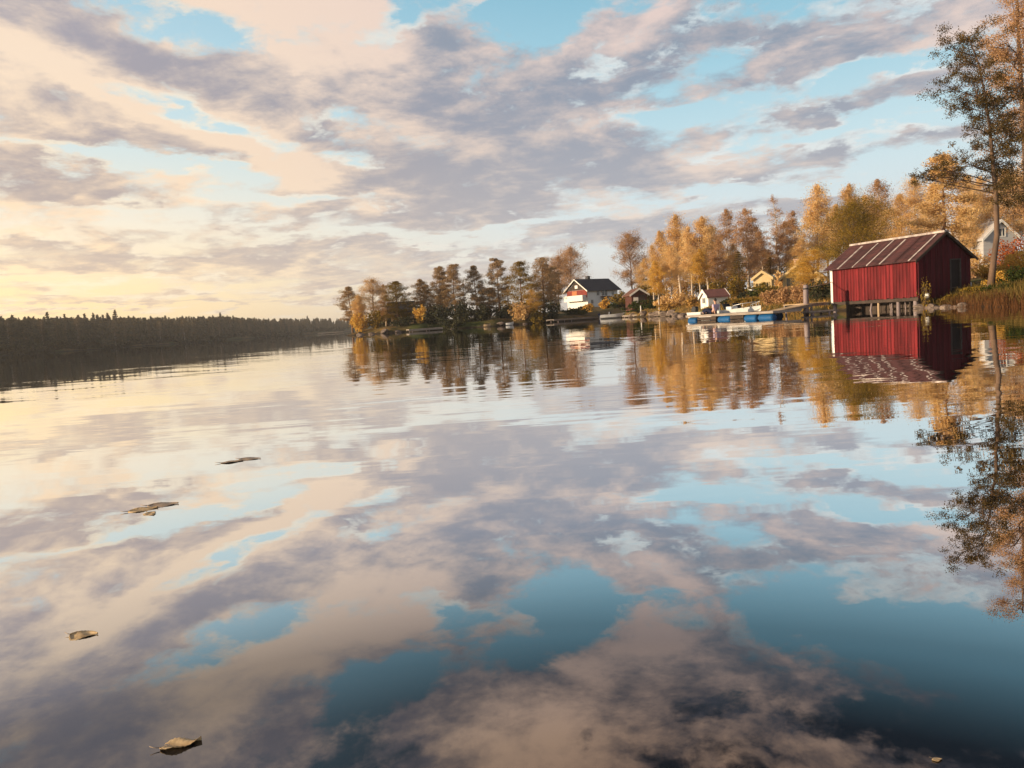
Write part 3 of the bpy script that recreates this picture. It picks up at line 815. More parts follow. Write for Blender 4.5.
# ================================================================== decks, dock, boats near the boathouse
def plank_deck(name, p0, p1, width, z, label, cat, group=None, mat='woodwarm', legs=(), th=.05, z1=None, plank=.16, beam='wood', bhgt=.13):
    """planks across the way from p0 to p1 (plan points), width to the left-behind side"""
    a = Vector((p0[0], p0[1], 0)); b = Vector((p1[0], p1[1], 0)); L = (b - a).length
    rz = math.atan2(b.y - a.y, b.x - a.x); z1 = z if z1 is None else z1
    root = empty(name, (a.x, a.y, 0), rz, label, cat, group)
    d = MB(); n = max(2, int(L / plank)); zf = lambda s: z + (z1 - z) * s / L
    for i in range(n):
        xa, xb = L * i / n, L * (i + 1) / n - .012
        o = random.uniform(0, .006)
        d.prism([(xa, random.uniform(-.02, .01), zf(xa) - th + o), (xb, -.0, zf(xb) - th + o), (xb, -.0, zf(xb) + o), (xa, 0, zf(xa) + o)], (0, width, 0))
    d.build('deck_boards', mat, root)
    bm = MB()
    for yy in (.03, width - .11): bm.prism([(0, yy, z - th - bhgt), (L, yy, z1 - th - bhgt), (L, yy, z1 - th - .004), (0, yy, z - th - .004)], (0, .08, 0))
    bm.build('beam', beam, root)
    for lx in legs:
        for yy in (.07, width - .07):
            s = MB(); s.tube([(lx, yy, -1.2), (lx, yy, zf(lx) - th - .01)], .06, 8); s.build('leg', 'postwood', root)
    return root


def floating_dock():
    A = at(687, 318, 46.0); B = at(773, 313, 40.0)
    L = math.hypot(B.x - A.x, B.y - A.y); rz = math.atan2(B.y - A.y, B.x - A.x)
    root = empty('floating_dock', (A.x, A.y, 0), rz, 'floating plank dock carried on blue barrels', 'dock')
    d = MB(); n = 40
    for i in range(n): d.box(L * i / n, L * (i + 1) / n - .012, -.01 + random.uniform(-.012, .012), 2.1, .31, .345)
    d.build('deck_boards', 'wood', root)
    f = MB(); f.box(0, L, -.06, -.016, .225, .35); f.box(-.05, -.005, -.06, 2.1, .225, .35); f.box(L + .005, L + .05, -.06, 2.1, .225, .35); f.build('edge_board', 'wood', root)
    def barrel(x0, x1, y):
        b = MB(); k = 13; pts = []; rad = []
        for i in range(k):
            s = i / (k - 1); pts.append((x0 + (x1 - x0) * s, y, -.035))
            rad.append((.19 if i in (0, k - 1) else .255) + (.014 if i in (4, 8) else 0) + (.005 if i == 6 else 0))
        b.tube(pts, rad, 18); return b
    for (s0, s1) in ((.0, .115), (.375, .525), (.68, .815), (.83, .985)):
        barrel(L * s0 + .03, L * s1, .22).build('barrel', 'blue', root)
    for (s0, s1) in ((.02, .14), (.39, .53), (.70, .83)): barrel(L * s0 + .03, L * s1, 1.86).build('barrel', 'blue', root)
    s = MB()
    for xx in (.13, .34, .55, .67, .815): s.box(L * xx, L * xx + .09, .02, 2.0, .23, .305)
    s.box(L * .13, L * .36, .03, .08, .02, .20); s.box(L * .53, L * .68, .03, .08, .02, .20)
    s.build('cross_beam', 'darkwood', root)
    return root, L, rz, A


DOCK, D_L, D_RZ, D_A = floating_dock()


def hull(name, L, W, Hh, root, bowz=.18, mat='hull', z0=-.12):
    """an open planing hull, bow towards +x, with an inner floor: outer and inner skins joined by the gunwale"""
    st = 12; rows = []
    for i in range(st + 1):
        s = i / st; x = L * s
        wv = W * .5 * (1 - max(0, (s - .45) / .55) ** 2.3) * (.90 + .1 * min(1, s / .2))
        wv = max(wv, .015); zt = Hh + bowz * max(0, (s - .35) / .65) ** 2
        keel = z0 + (Hh - z0) * .82 * max(0, (s - .72) / .28) ** 2
        xr = x + .12 * L * max(0, (s - .6) / .4) * 0
        chine = keel + (zt - keel) * .42
        rows.append([(x, -wv, zt), (x, -wv * .86, chine), (x, 0, keel), (x, wv * .86, chine), (x, wv, zt),
                     (x, wv * .90, zt - .004), (x, wv * .78, chine + .05), (x, 0, keel + .10), (x, -wv * .78, chine + .05), (x, -wv * .90, zt - .004)])
    n = 10; vs = [p for r_ in rows for p in r_]; fs = []
    for i in range(st):
        for k in range(n): fs.append((i * n + k, i * n + (k + 1) % n, (i + 1) * n + (k + 1) % n, (i + 1) * n + k))
    fs += [(0, 9, 8, 1), (1, 8, 7, 2), (2, 7, 6, 3), (3, 6, 5, 4)]
    fs += [tuple(st * n + k for k in f)[::-1] for f in ((0, 9, 8, 1), (1, 8, 7, 2), (2, 7, 6, 3), (3, 6, 5, 4))]
    m = MB(); m.add(vs, [f[::-1] for f in fs]); return m.build(name, mat, root)


def outboard(root, x, z, h=.62, mat='black'):
    o = MB(); pts = [(x - .28, -.15, z), (x + .06, -.15, z), (x + .10, -.15, z + h * .45), (x - .02, -.15, z + h * .62), (x - .26, -.15, z + h * .55), (x - .33, -.15, z + h * .3)]
    o.prism(pts, (0, .30, 0)); o.box(x - .20, x - .05, -.06, .06, z - .7, z - .002)
    return o.build('outboard_motor', mat, root, bevel=.03)


def moored_boat():
    # white open boat behind the floating dock, bow towards the boathouse
    off = Vector((-math.sin(D_RZ), math.cos(D_RZ), 0)) * 3.1
    o = Vector((D_A.x, D_A.y, 0)) + off + Vector((math.cos(D_RZ), math.sin(D_RZ), 0)) * -2.6
    root = empty('motorboat', o, D_RZ, 'white open motorboat moored behind the barrel dock', 'boat')
    hull('hull', 5.6, 1.9, .50, root, .18)
    outboard(root, -.02, .50)
    ws = MB()
    for y0 in (-.7, .15): ws.prism([(3.35, y0, .46), (3.43, y0, .46), (3.15, y0, .92), (3.07, y0, .92)], (0, .55, 0))
    ws.build('windscreen', 'glass', root)
    co = MB(); co.box(3.45, 3.9, -.72, -.18, .18, .72); co.build('console', 'hull', root, bevel=.03)
    se = MB(); se.box(2.3, 2.75, -.65, -.15, .18, .50); se.box(2.3, 2.38, -.65, -.15, .503, .95); se.build('seat', 'hull', root, bevel=.03)
    rl = MB()
    for s_ in (-1, 1):
        rl.tube([(4.0, s_ * .76, .54), (4.1, s_ * .74, .76), (4.6, s_ * .62, .84), (5.42, s_ * .10, .92)], .022, 6)
        for xx, yy in ((4.7, .56), (5.2, .24)): rl.tube([(xx, s_ * yy, .58), (xx, s_ * yy, .84)], .018, 6)
    rl.build('bow_rail', 'steel', root)
    for xx in (.6, 1.7):
        wp = MB(); wp.box(xx, xx + .32, -.80, .80, .36, .42); wp.build('thwart', 'woodwarm', root)
    return root


moored_boat()


# ------------------------------------------------------------------ the person
def skin_body(name, joints, edges, root_i, mat, parent, levels=2):
    """one continuous surface grown round a skeleton: joints = [(x, y, z, radius)]"""
    me = bpy.data.meshes.new(name); me.from_pydata([j[:3] for j in joints], edges, []); me.update()
    o = link(name, me, parent, [])
    sk = o.modifiers.new('skin', 'SKIN'); sk.use_smooth_shade = True
    for i, j in enumerate(joints):
        sv = me.skin_vertices[0].data[i]; r_ = j[3]; sv.radius = r_ if isinstance(r_, tuple) else (r_, r_); sv.use_root = (i == root_i)
    sb = o.modifiers.new('sub', 'SUBSURF'); sb.levels = levels; sb.render_levels = levels
    dg = bpy.context.evaluated_depsgraph_get(); nm = bpy.data.meshes.new_from_object(o.evaluated_get(dg))
    o.modifiers.clear(); o.data = nm; nm.materials.clear(); nm.materials.append(MAT[mat]); return o


def sphere_mb(c, r, nu=14, nv=10, fn=None):
    m = MB(); vs = []
    for i in range(nv + 1):
        th = math.pi * i / nv
        for k in range(nu):
            ph = 2 * math.pi * k / nu
            p = Vector((math.sin(th) * math.cos(ph), math.sin(th) * math.sin(ph), math.cos(th)))
            if fn: p = fn(p)
            vs.append((c[0] + p.x * r[0], c[1] + p.y * r[1], c[2] + p.z * r[2]))
    fs = [(i * nu + k, (i + 1) * nu + k, (i + 1) * nu + (k + 1) % nu, i * nu + (k + 1) % nu) for i in range(nv) for k in range(nu)]
    return m.add(vs, fs, .5, True)


def person():
    # sits on the deck, legs stretched out towards the left end, leaning back on the arms
    p = DOCK.matrix_basis @ Vector((D_L * .265, .55, .345))
    root = empty('person', p, D_RZ + math.pi, 'person with short black hair in lilac top and dark trousers sitting on the dock', 'person')
    # local: +x towards the feet, +y left side, z up
    J = [(0, 0, .13, .13), (-.05, 0, .30, .115), (-.10, 0, .46, .13), (-.12, 0, .56, .085), (-.115, 0, .63, .05), (-.10, 0, .70, .07), (-.085, 0, .79, .085), (-.08, 0, .865, .06),
         (.10, .10, .10, .10), (.46, .13, .26, .07), (.84, .12, .07, .045), (.97, .13, .12, .032),
         (.10, -.10, .10, .10), (.44, -.12, .20, .07), (.82, -.11, .06, .045), (.95, -.12, .11, .032),
         (-.12, .19, .52, .06), (-.24, .25, .28, .042), (-.30, .25, .06, .030), (-.34, .26, .025, .022),
         (-.12, -.19, .52, .06), (-.06, -.25, .30, .042), (.14, -.20, .24, .030), (.22, -.18, .235, .022)]
    E = [(0, 1), (1, 2), (2, 3), (3, 4), (4, 5), (5, 6), (6, 7), (0, 8), (8, 9), (9, 10), (10, 11), (0, 12), (12, 13), (13, 14), (14, 15),
         (2, 16), (16, 17), (17, 18), (18, 19), (2, 20), (20, 21), (21, 22), (22, 23)]
    skin_body('body', J, E, 0, 'skin', root)
    T = [(0, 0, .15, .150), (-.05, 0, .30, .135), (-.10, 0, .46, .15), (-.12, 0, .565, .092), (-.12, .19, .52, .075), (-.20, .235, .36, .058), (-.12, -.19, .52, .075), (-.08, -.235, .38, .058)]
    skin_body('shirt', T, [(0, 1), (1, 2), (2, 3), (2, 4), (4, 5), (2, 6), (6, 7)], 0, 'lilac', root)
    Q = [(0, 0, .14, .148), (.10, .10, .105, .112), (.46, .13, .26, .083), (.80, .12, .09, .058), (.10, -.10, .105, .112), (.44, -.12, .20, .083), (.78, -.11, .08, .058)]
    skin_body('trousers', Q, [(0, 1), (1, 2), (2, 3), (0, 4), (4, 5), (5, 6)], 0, 'navy', root)
    for s_ in (1, -1):
        sh = MB(); sh.prism([(.80, .075 * 1, .0), (1.0, .075, .0), (1.03, .075, .13), (.98, .075, .17), (.90, .075, .10), (.80, .075, .09)], (0, .10, 0))
        o = sh.build('shoe', 'black', root, bevel=.02)
        if s_ < 0: o.location = (-.02, -.24, 0)
    hd = sphere_mb((-.085, 0, .80), (.10, .078, .118)); hd.prism([(.0, -.014, .775), (.035, -.014, .77), (.0, -.014, .82)], (0, .028, 0))
    for s_ in (-1, 1):
        hd.box(-.10, -.075, s_ * .078 - .008, s_ * .078 + .008, .775, .825)
    o = hd.build('head', 'skin', root)
    for s_ in (-1, 1):
        ey = MB(); ey.box(.001, .012, s_ * .032 - .012, s_ * .032 + .012, .803, .815); ey.build('eye', 'black', o)
    ey = MB(); ey.box(.0, .011, -.022, .022, .742, .75); ey.build('mouth', 'brick', o)
    hr = sphere_mb((-.10, 0, .825), (.108, .09, .112), fn=lambda p: Vector((p.x * (1 if p.x < 0 else .72), p.y, p.z if p.z > -.55 else -.55))); hr.build('hair', 'hair', root)
    return root


person()

# bag and crates at the left end of the dock
bg_ = empty('duffel_bag', DOCK.matrix_basis @ Vector((.55, 1.2, .347)), D_RZ, 'dark bag lying on the left end of the barrel dock', 'bag')
m = MB(); m.tube([(-.36, 0, .16), (-.33, 0, .17), (0, 0, .19), (.33, 0, .17), (.36, 0, .16)], [.08, .16, .19, .16, .08], 12); m.build('bag_body', 'navy', bg_)
m = MB(); m.tube([(-.16, -.14, .26), (-.14, -.10, .44), (.14, -.10, .44), (.16, -.14, .26)], .014, 6); m.build('handle', 'black', bg_)

# gangway, landing deck, mooring post with its rail, low jetty
g0 = at(774, 311, 40.9); g1 = at(812, 303.5, 42.2)
plank_deck('gangway', (g0.x, g0.y), (g1.x, g1.y), .9, .30, 'sloping plank gangway from the barrel dock up to the landing', 'gangway', legs=(), z1=.60)
d0 = at(806, 303, 42.6); d1 = at(833, 300, 44.2)
plank_deck('landing_deck', (g1.x - .05, g1.y + .06), (d1.x - .12, d1.y + .1), 1.6, .62, 'wooden landing deck against the left end of the red boathouse', 'deck', legs=(.25,), mat='woodwarm')
j0 = at(811, 312, 41.2); j1 = at(839, 311, 41.8)
plank_deck('low_jetty', (j0.x, j0.y), (j1.x, j1.y), .8, .17, 'low grey plank jetty just above the water beside the boathouse stilts', 'jetty', mat='wood', legs=(.2, 1.3), bhgt=.03)
pp = at(806, 302, 42.3)
pr = empty('mooring_post', (pp.x, pp.y, 0), 0, 'thick grey mooring post standing at the top of the gangway', 'post')
m = MB(); m.tube([(0, 0, -1.2), (0, 0, .5), (.01, 0, 1.62), (.01, 0, 1.66)], [.15, .145, .135, .10], 12); m.build('post_shaft', 'postwood', pr)
m = MB(); m.tube([(0.01, 0, 1.40), (.01, 0, 1.48)], .148, 12); m.build('post_band', 'black', pr)
e1 = bh(-.06, B_LEN - .05, 1.75)
m = MB(); a_ = Vector((pp.x + .14, pp.y, 1.52)); m.tube([a_, (a_ + e1) / 2 + Vector((0, 0, -.03)), e1], .022, 8); tag(m.build('hand_rail', 'woodwarm'), 'thin pale rail between mooring post and the boathouse', 'rail')

# white fender by the corner of the boathouse
fb_ = empty('mooring_buoy', bh(.25, -.32, .62), 0, 'white round buoy at the near corner of the boathouse', 'buoy')
sphere_mb((0, 0, 0), (.13, .13, .14)).build('float', 'white', fb_)
m = MB(); m.tube([(0, 0, .13), (0, .05, .3), (.0, .25, .42)], .014, 6); m.build('rope', 'wood', fb_)
cn = at(968, 281, 40.0); cz = gz(cn.x, cn.y)
c_ = empty('plastic_canister', (cn.x, cn.y, cz), .3, 'white plastic canister standing by the far corner of the boathouse', 'canister')
m = MB(); m.box(-.15, .15, -.1, .1, .0, .42); m.build('canister_body', 'white', c_, bevel=.03)
m = MB(); m.tube([(-.08, 0, .421), (-.08, 0, .47)], .04, 10); m.build('cap', 'blue', c_)


# ================================================================== houses
def house(name, loc, rz, L, W, wallh, roofh, label, wall='whitewall', roof='slate', cat='house', oh=.35, windows=(), chim=None, trim='white', base_drop=1.5, gable=None, gable_label=None):
    """ridge along local x; front long wall at y=0; gable ends at x=0 and x=L"""
    root = empty(name, loc, rz, label, cat)
    w = MB(); w.prism([(0, 0, -base_drop), (0, W, -base_drop), (0, W, wallh), (0, W / 2, wallh + roofh - .03), (0, 0, wallh)], (L, 0, 0)); w.build('wall', wall, root)
    s = roofh / (W / 2); rb = MB()
    for sd_ in (0, 1):
        pts = [(-oh, -oh, wallh - s * oh + .02), (-oh, W / 2, wallh + roofh + .02), (-oh, W / 2, wallh + roofh + .16), (-oh, -oh, wallh - s * oh + .16)]
        if sd_: pts = [(x_, W - y_, z_) for x_, y_, z_ in pts][::-1]
        rb.prism(pts, (L + 2 * oh, 0, 0), tint=.5)
    ro = rb.build('roof', roof, root)
    for xx in (-oh - .06, L + oh + .005):
        tb = MB()
        for sd_ in (0, 1):
            pts = [(xx, -oh, wallh - s * oh - .10), (xx, W / 2, wallh + roofh - .10), (xx, W / 2, wallh + roofh + .2), (xx, -oh, wallh - s * oh + .2)]
            if sd_: pts = [(x_, W - y_, z_) for x_, y_, z_ in pts][::-1]
            tb.prism(pts, (.055, 0, 0))
        tb.build('bargeboard', trim, ro)
    if chim:
        cx, cy, cw, chh, cm = chim
        c = MB(); c.box(cx, cx + cw, cy, cy + cw, wallh + roofh - .6, wallh + roofh + chh); c.box(cx - .06, cx + cw + .06, cy - .06, cy + cw + .06, wallh + roofh + chh + .002, wallh + roofh + chh + .1); c.build('chimney', cm, ro)
    for (face, a, z, ww, hh) in windows:
        f = MB(); p = MB()
        def bx(mb, u0, u1, z0, z1, d0, d1):
            if face == 'front': mb.box(u0, u1, -d1, -d0, z0, z1)
            elif face == 'left': mb.box(-d1, -d0, u0, u1, z0, z1)
            elif face == 'right': mb.box(L + d0, L + d1, u0, u1, z0, z1)
        for (u0, u1, z0, z1) in ((a - .09, a, z - .09, z + hh + .09), (a + ww, a + ww + .09, z - .09, z + hh + .09), (a + .002, a + ww - .002, z - .09, z - .002), (a + .002, a + ww - .002, z + hh + .002, z + hh + .09), (a + ww / 2 - .03, a + ww / 2 + .03, z, z + hh)):
            bx(f, u0, u1, z0, z1, .004, .07)
        fo = f.build('window', trim, root); bx(p, a + .004, a + ww - .004, z + .002, z + hh - .002, .008, .03); p.build('pane', 'glass', fo)
    return root


# white two-storey house above the bay
HY = 175.0
hA = at(588, 305, HY); hB = at(618, 303, HY + 6.5)
hrz = math.atan2(hB.y - hA.y, hB.x - hA.x)
HL = math.hypot(hB.x - hA.x, hB.y - hA.y); hz = at(600, 304.5, HY).z
HT = at(600, 279, HY + 6).z - hz
wh = HT * .60
WHs = house('white_house', (hA.x, hA.y, hz), hrz, HL, 6.8, wh, HT - wh, 'white two storey house with black roof and red balcony end above the bay', oh=.7, base_drop=3,
            windows=[('front', HL * .30, wh * .60, .9, 1.0), ('front', HL * .46, wh * .58, 1.9, 1.15), ('front', HL * .80, wh * .60, .75, .85), ('front', HL * .10, wh * .10, .75, .85), ('front', HL * .80, wh * .14, 1.1, .7)], chim=(HL * .36, 3.2, .8, .75, 'slate'))
bal = MB(); bal.box(-1.3, -.12, .3, 6.5, wh * .46, wh * .50); bal.box(-1.4, -1.3, .3, 6.5, wh * .30, wh * .66); bal.box(-1.298, -.1, .3, .4, wh * .30, wh * .66); bal.box(-1.298, -.1, 6.4, 6.5, wh * .30, wh * .66)
bal.build('balcony', 'white', WHs)
rp = MB(); rp.box(-.10, -.004, .05, 6.75, wh * .50, wh * .99); rp.build('red_facade', 'brick', WHs)
op = MB(); op.box(-.16, -.104, 3.3, 4.9, wh * .52, wh * .95); op.build('door', 'orange', WHs)
gp = MB(); gp.prism([(-.07, .7, wh), (-.07, 6.1, wh), (-.07, 3.4, wh + (HT - wh) * .84)], (.06, 0, 0)); gp.build('gable_panel', 'darkwood', WHs)
pw = MB(); pw.box(-.13, -.075, 3.0, 3.9, wh + .4, wh + 1.15); pw.build('window', 'white', WHs)
aw = MB(); aw.prism([(HL * .42, -.004, wh * .50), (HL * .42, -1.3, wh * .42), (HL * .42, -1.3, wh * .45), (HL * .42, -.004, wh * .54)], (HL * .30, 0, 0)); aw.build('porch_roof', 'browntile', WHs)
gd = MB(); gd.box(HL * .46, HL * .62, -.05, -.004, 0, wh * .36); gd.build('door', 'darkwood', WHs)

# small dark red boathouse right of it
sA = at(633, 303, 112.0); sz = at(640, 302.5, 112).z
SB = house('small_shed', (sA.x + 2.1, sA.y + .2, sz), R(96), 3.6, 2.3, at(640, 294, 112).z - sz, at(640, 289, 112).z - at(640, 294, 112).z, 'small dark red shed with pale edged gable behind the trimmed hedge', wall='shedwall', roof='browntile', cat='shed', base_drop=1.5)
m = MB(); m.box(-.06, -.005, .25, 1.2, .0, at(640, 295, 112).z - sz); m.build('door', 'darkwood', SB)
m = MB(); m.box(-.06, -.005, 1.3, 2.0, .0, .8); m.build('hatch', 'white', SB)

# white cabin with a red roof behind the dock
cA = at(708.5, 306.5, 72); cz = min(gz(cA.x, 72), cA.z); cH = at(712, 297, 72).z - cz
CB = house('white_cabin', (cA.x, 72, cz), R(9), 2.0, 1.8, cH, at(710, 291, 73).z - cz - cH, 'small white cabin with red tiled roof on the bank behind the barrel dock', wall='white', roof='redtile', cat='cabin', oh=.14, base_drop=.8, windows=[('left', .6, cH * .4, .6, .5)])

# pale yellow houses on the hill
yA = at(754, 288, 80); yz = min(gz(yA.x, 80), at(760, 288, 80).z)
yh = at(753, 279, 80).z - yz
YH = house('yellow_cottage', (yA.x + 1.7, 79.5, yz), R(64), 2.3, 1.85, yh, at(760, 272.8, 80).z - at(760, 279, 80).z, 'small pale yellow cottage with low gable on the lawn among birches', wall='yellowwall', roof='yellowwall', trim='yellowwall', cat='cottage', oh=.2,
           windows=[('left', .3, yh * .45, .48, .45), ('left', 1.05, yh * .45, .48, .45)])
yA2 = at(782, 291, 82); yz2 = gz(yA2.x, 82)
y2h = at(782, 278, 82).z - yz2
YH2 = house('yellow_house', (yA2.x + 3.4, 80, yz2), R(64), 5.0, 3.8, y2h, at(795, 264, 82).z - at(795, 278, 82).z, 'pale yellow house with brown roof half hidden by a golden tree', wall='yellowwall', roof='browntile', trim='yellowwall', cat='house', oh=.4,
            chim=(3.4, 2.4, .5, .45, 'brickch'), windows=[('left', 2.6, y2h * .3, .8, .9), ('left', .6, y2h * .3, .8, .9)])
# grey house high on the right bank
gA = at(989, 252, 78); gzz = gz(gA.x, 78)
ghh = at(989, 238, 78).z - gzz
GH = house('grey_house', (gA.x + 3.1, 78.3, gzz), R(88), 7, 3.4, ghh, at(999, 220.5, 78).z - at(999, 237, 78).z, 'light grey gabled house up the right bank behind the leaning trunk', wall='greywall', roof='greywall', trim='white', cat='house', oh=.25,
           windows=[('left', 1.25, at(999, 232, 78).z - gzz - .4, .55, .75)], base_drop=2)
# dark roofed cabin on the point
nA = at(391, 318, 126); nz = gz(nA.x, 126)
nh = at(395, 311, 126).z - nz
NH = house('lake_cabin', (nA.x, 126, nz), R(8), 3.7, 3.6, nh, at(405, 302.5, 128).z - at(405, 311, 128).z, 'cabin with dark roof and pale front among trees on the wooded point', wall='woodwarm', roof='slate', trim='darkwood', cat='cabin', oh=.5,
           windows=[('front', .5, nh * .3, .9, nh * .4), ('front', 2.0, nh * .3, .9, nh * .4)])
m = MB(); m.box(-.2, 3.8, -1.7, -.2, -.35, -.2)
for k in range(9): m.box(-.15 + k * .47, -.08 + k * .47, -1.68, -1.6, -.198, .55)
m.box(-.2, 3.8, -1.7, -1.6, .552, .64); m.build('terrace', 'woodwarm', NH)

# garden bench on the lawn
bq = at(754, 288, 74); bz = gz(bq.x, 74)
bn = empty('garden_table', (bq.x, 74, bz), .3, 'white garden table on the lawn in front of the yellow cottage', 'table')
m = MB(); m.box(-.5, .5, -.3, .3, .68, .74); m.build('tabletop', 'white', bn)
for sx in (-1, 1):
    m = MB(); m.box(sx * .36 - .04, sx * .36 + .04, -.25, .25, 0, .678); m.build('leg', 'white', bn)

# ================================================================== boats and jetties along the bay
def small_boat(px0, px1, py, Y, name, label, cat, hgt=.5, W=1.7, motor=True, mat='hull', flip=False, group=None, console=True):
    a = at(px0, py, Y); b = at(px1, py, Y); L = abs(b.x - a.x)
    root = empty(name, ((b.x if flip else a.x), Y, 0), math.pi if flip else 0, label, cat, group)
    hull('hull', L, W, hgt, root, .15, mat)
    if motor: outboard(root, .02, hgt - .08, .6, 'navy')
    if console:
        c = MB(); c.prism([(L * .34, -W * .3, hgt - .1), (L * .42, -W * .3, hgt - .1), (L * .40, -W * .3, hgt + .42), (L * .36, -W * .3, hgt + .42)], (0, W * .6, 0)); c.build('windscreen', 'glass', root)
    else:
        c = MB(); c.box(L * .35, L * .45, -W * .38, W * .38, hgt - .14, hgt - .10); c.build('thwart', 'wood', root)
    return root


small_boat(600, 627, 320, 116, 'motorboat', 'white motorboat with dark outboard moored in the bay below the white house', 'boat', .62)
small_boat(484, 491, 330, 108, 'rowing_boat', 'small pale rowing boat at the shore under the tall pine', 'boat', .38, 1.1, False, 'woodwarm', console=False)
small_boat(506, 514, 328, 109, 'rowing_boat', 'small white rowing boat pulled up left of the golden lakeside tree', 'boat', .38, 1.2, False, 'hull', console=False)
a = at(554, 322, 112); b = at(598, 319, 119)
plank_deck('long_jetty', (a.x, a.y), (b.x, b.y), 1.6, .42, 'long weathered jetty left of the moored white motorboat', 'jetty', mat='wood', legs=(1, 4), th=.08)
a = at(622, 319, 112); b = at(652, 318, 100)
plank_deck('shore_jetty', (a.x, a.y), (b.x, b.y), 1.5, .35, 'low jetty along the rocks right of the moored white motorboat', 'jetty', mat='wood', legs=(1, 5), th=.08)
a = at(409, 332, 106); b = at(443, 330, 108)
plank_deck('grey_jetty', (a.x, a.y), (b.x, b.y), 1.4, .40, 'long grey jetty in front of the wooded point', 'jetty', mat='wood', legs=(.5, 3), th=.12)
a = at(318, 339, 330); b = at(343, 337, 330)
plank_deck('far_jetty', (a.x, a.y), (b.x, b.y), 3.0, .55, 'distant jetty on the far shore left of the wooded point', 'jetty', mat='wood', legs=(2, 8), th=.2, beam='darkwood')
p_ = at(641, 314, 103); m = MB(); m.tube([(p_.x, 103, -.3), (p_.x, 103, 1.55)], .07, 8); tag(m.build('pole', 'white'), 'short white pole at the water below the trimmed hedge', 'pole')

# ================================================================== trees: the wooded point
T = tree
T('pine', 349, 287, 121, 18, 'pine_tree', 'dark pine at the outer tip of the wooded point', group='trees on the wooded point')
T('gold', 371, 279, 124, 27, 'birch_tree', 'broad golden birch near the tip of the wooded point', group='trees on the wooded point', leaf='birch')
T('birch', 357, 296, 118, 15, 'birch_tree', 'lower golden birch leaning out between the tip pine and the broad birch', group='trees on the wooded point')
T('rust', 383, 285, 128, 14, 'birch_tree', 'thin pale orange birch just left of the cabin on the point', group='trees on the wooded point')
T('pineg', 395, 282, 121, 22, 'pine_tree', 'wide olive pine standing over the cabin on the point', group='trees on the wooded point', leaf='olive')
T('pine', 418, 280, 128, 15, 'spruce_tree', 'narrow conifer with yellow shrub at its foot right of the point cabin', group='trees on the wooded point', leaf='pine')
T('pine', 426, 285, 130, 12, 'spruce_tree', 'smaller conifer hugging the right side of the narrow conifer', group='trees on the wooded point', leaf='pine')
T('pine', 438, 267, 122, 14, 'pine_tree', 'left of the twin tall pines in the middle of the point', group='trees on the wooded point')
T('pine', 452, 265, 121, 18, 'pine_tree', 'right of the twin tall pines in the middle of the point', group='trees on the wooded point')
T('pine', 474, 266, 122, 17, 'pine_tree', 'lone pointed pine between the twin pines and the tallest pine', group='trees on the wooded point')
T('spruce', 482, 285, 124, 13, 'spruce_tree', 'short dark spruce at the right foot of the lone pointed pine', group='trees on the wooded point', leaf='pine')
T('pine', 496, 259, 122, 18, 'pine_tree', 'tallest rusty crowned pine of the wooded point', group='trees on the wooded point')
T('goldpine', 519, 262, 119, 27, 'pine_tree', 'broad golden brown conifer right of the tallest pine', group='trees on the wooded point', leaf='olive')
T('pineg', 541, 258, 126, 26, 'pine_tree', 'dark brown broad conifer nearest the white house on its left', group='trees on the wooded point')
T('gold', 533, 290, 117, 16, 'birch_tree', 'short yellow birch at the water between the two broad conifers', group='trees on the wooded point')
T('pine', 444, 288, 130, 18, 'pine_tree', 'low young pine filling the gap behind the twin tall pines', group='trees on the wooded point')
T('spruce', 463, 284, 130, 18, 'spruce_tree', 'dark spruce between the twin pines and the lone pointed pine', group='trees on the wooded point', leaf='pine')
T('pine', 488, 288, 132, 20, 'pine_tree', 'low young pine behind the gap left of the tallest pine', group='trees on the wooded point')
T('spruce', 507, 286, 130, 18, 'spruce_tree', 'dark spruce filling the gap right of the tallest pine', group='trees on the wooded point', leaf='pine')
T('pineg', 549, 268, 132, 24, 'pine_tree', 'brown bushy pine behind the dark broad conifer', group='trees on the wooded point')
T('roundrust', 556, 255, 168, 24, 'birch_tree', 'rusty birch behind the dark broad conifer', group='trees on the wooded point')
T('roundrust', 568, 246, 196, 30, 'birch_tree', 'tall round rusty tree directly left of the white house', group='trees on the wooded point')
for (px, py, w, Y, lf, lab) in ((650, 280, 40, 118, 'olive', 'brown thicket behind the first golden birches'), (680, 272, 44, 112, 'birch', 'golden thicket behind the tall golden birch trunks'), (708, 270, 40, 110, 'olive', 'olive thicket behind the white cabin birches'),
                                (732, 266, 40, 116, 'rust', 'brown thicket left of and behind the yellow cottage'), (792, 262, 50, 124, 'olive', 'olive thicket behind the yellow house'), (622, 292, 26, 150, 'olive', 'brown thicket between white house and red shed')):
    bush(px, py, py + 30, w, Y, lf, 'shrub', lab, 'shrub', n=2200, dense=True)
for (px, py, w, lab) in ((412, 306, 30, 'broad dark thicket behind the point cabin'), (436, 304, 30, 'dark thicket behind the left twin pine'), (458, 305, 30, 'dark thicket behind the right twin pine'),
                         (482, 306, 30, 'dark thicket behind the lone pointed pine'), (505, 304, 30, 'dark thicket behind the tallest pine'), (528, 300, 28, 'dark thicket behind the broad golden conifer'), (384, 308, 26, 'dark thicket left of the point cabin')):
    bush(px, py, py + 20, w, 134, 'dark', 'shrub', lab, 'shrub', n=1300)
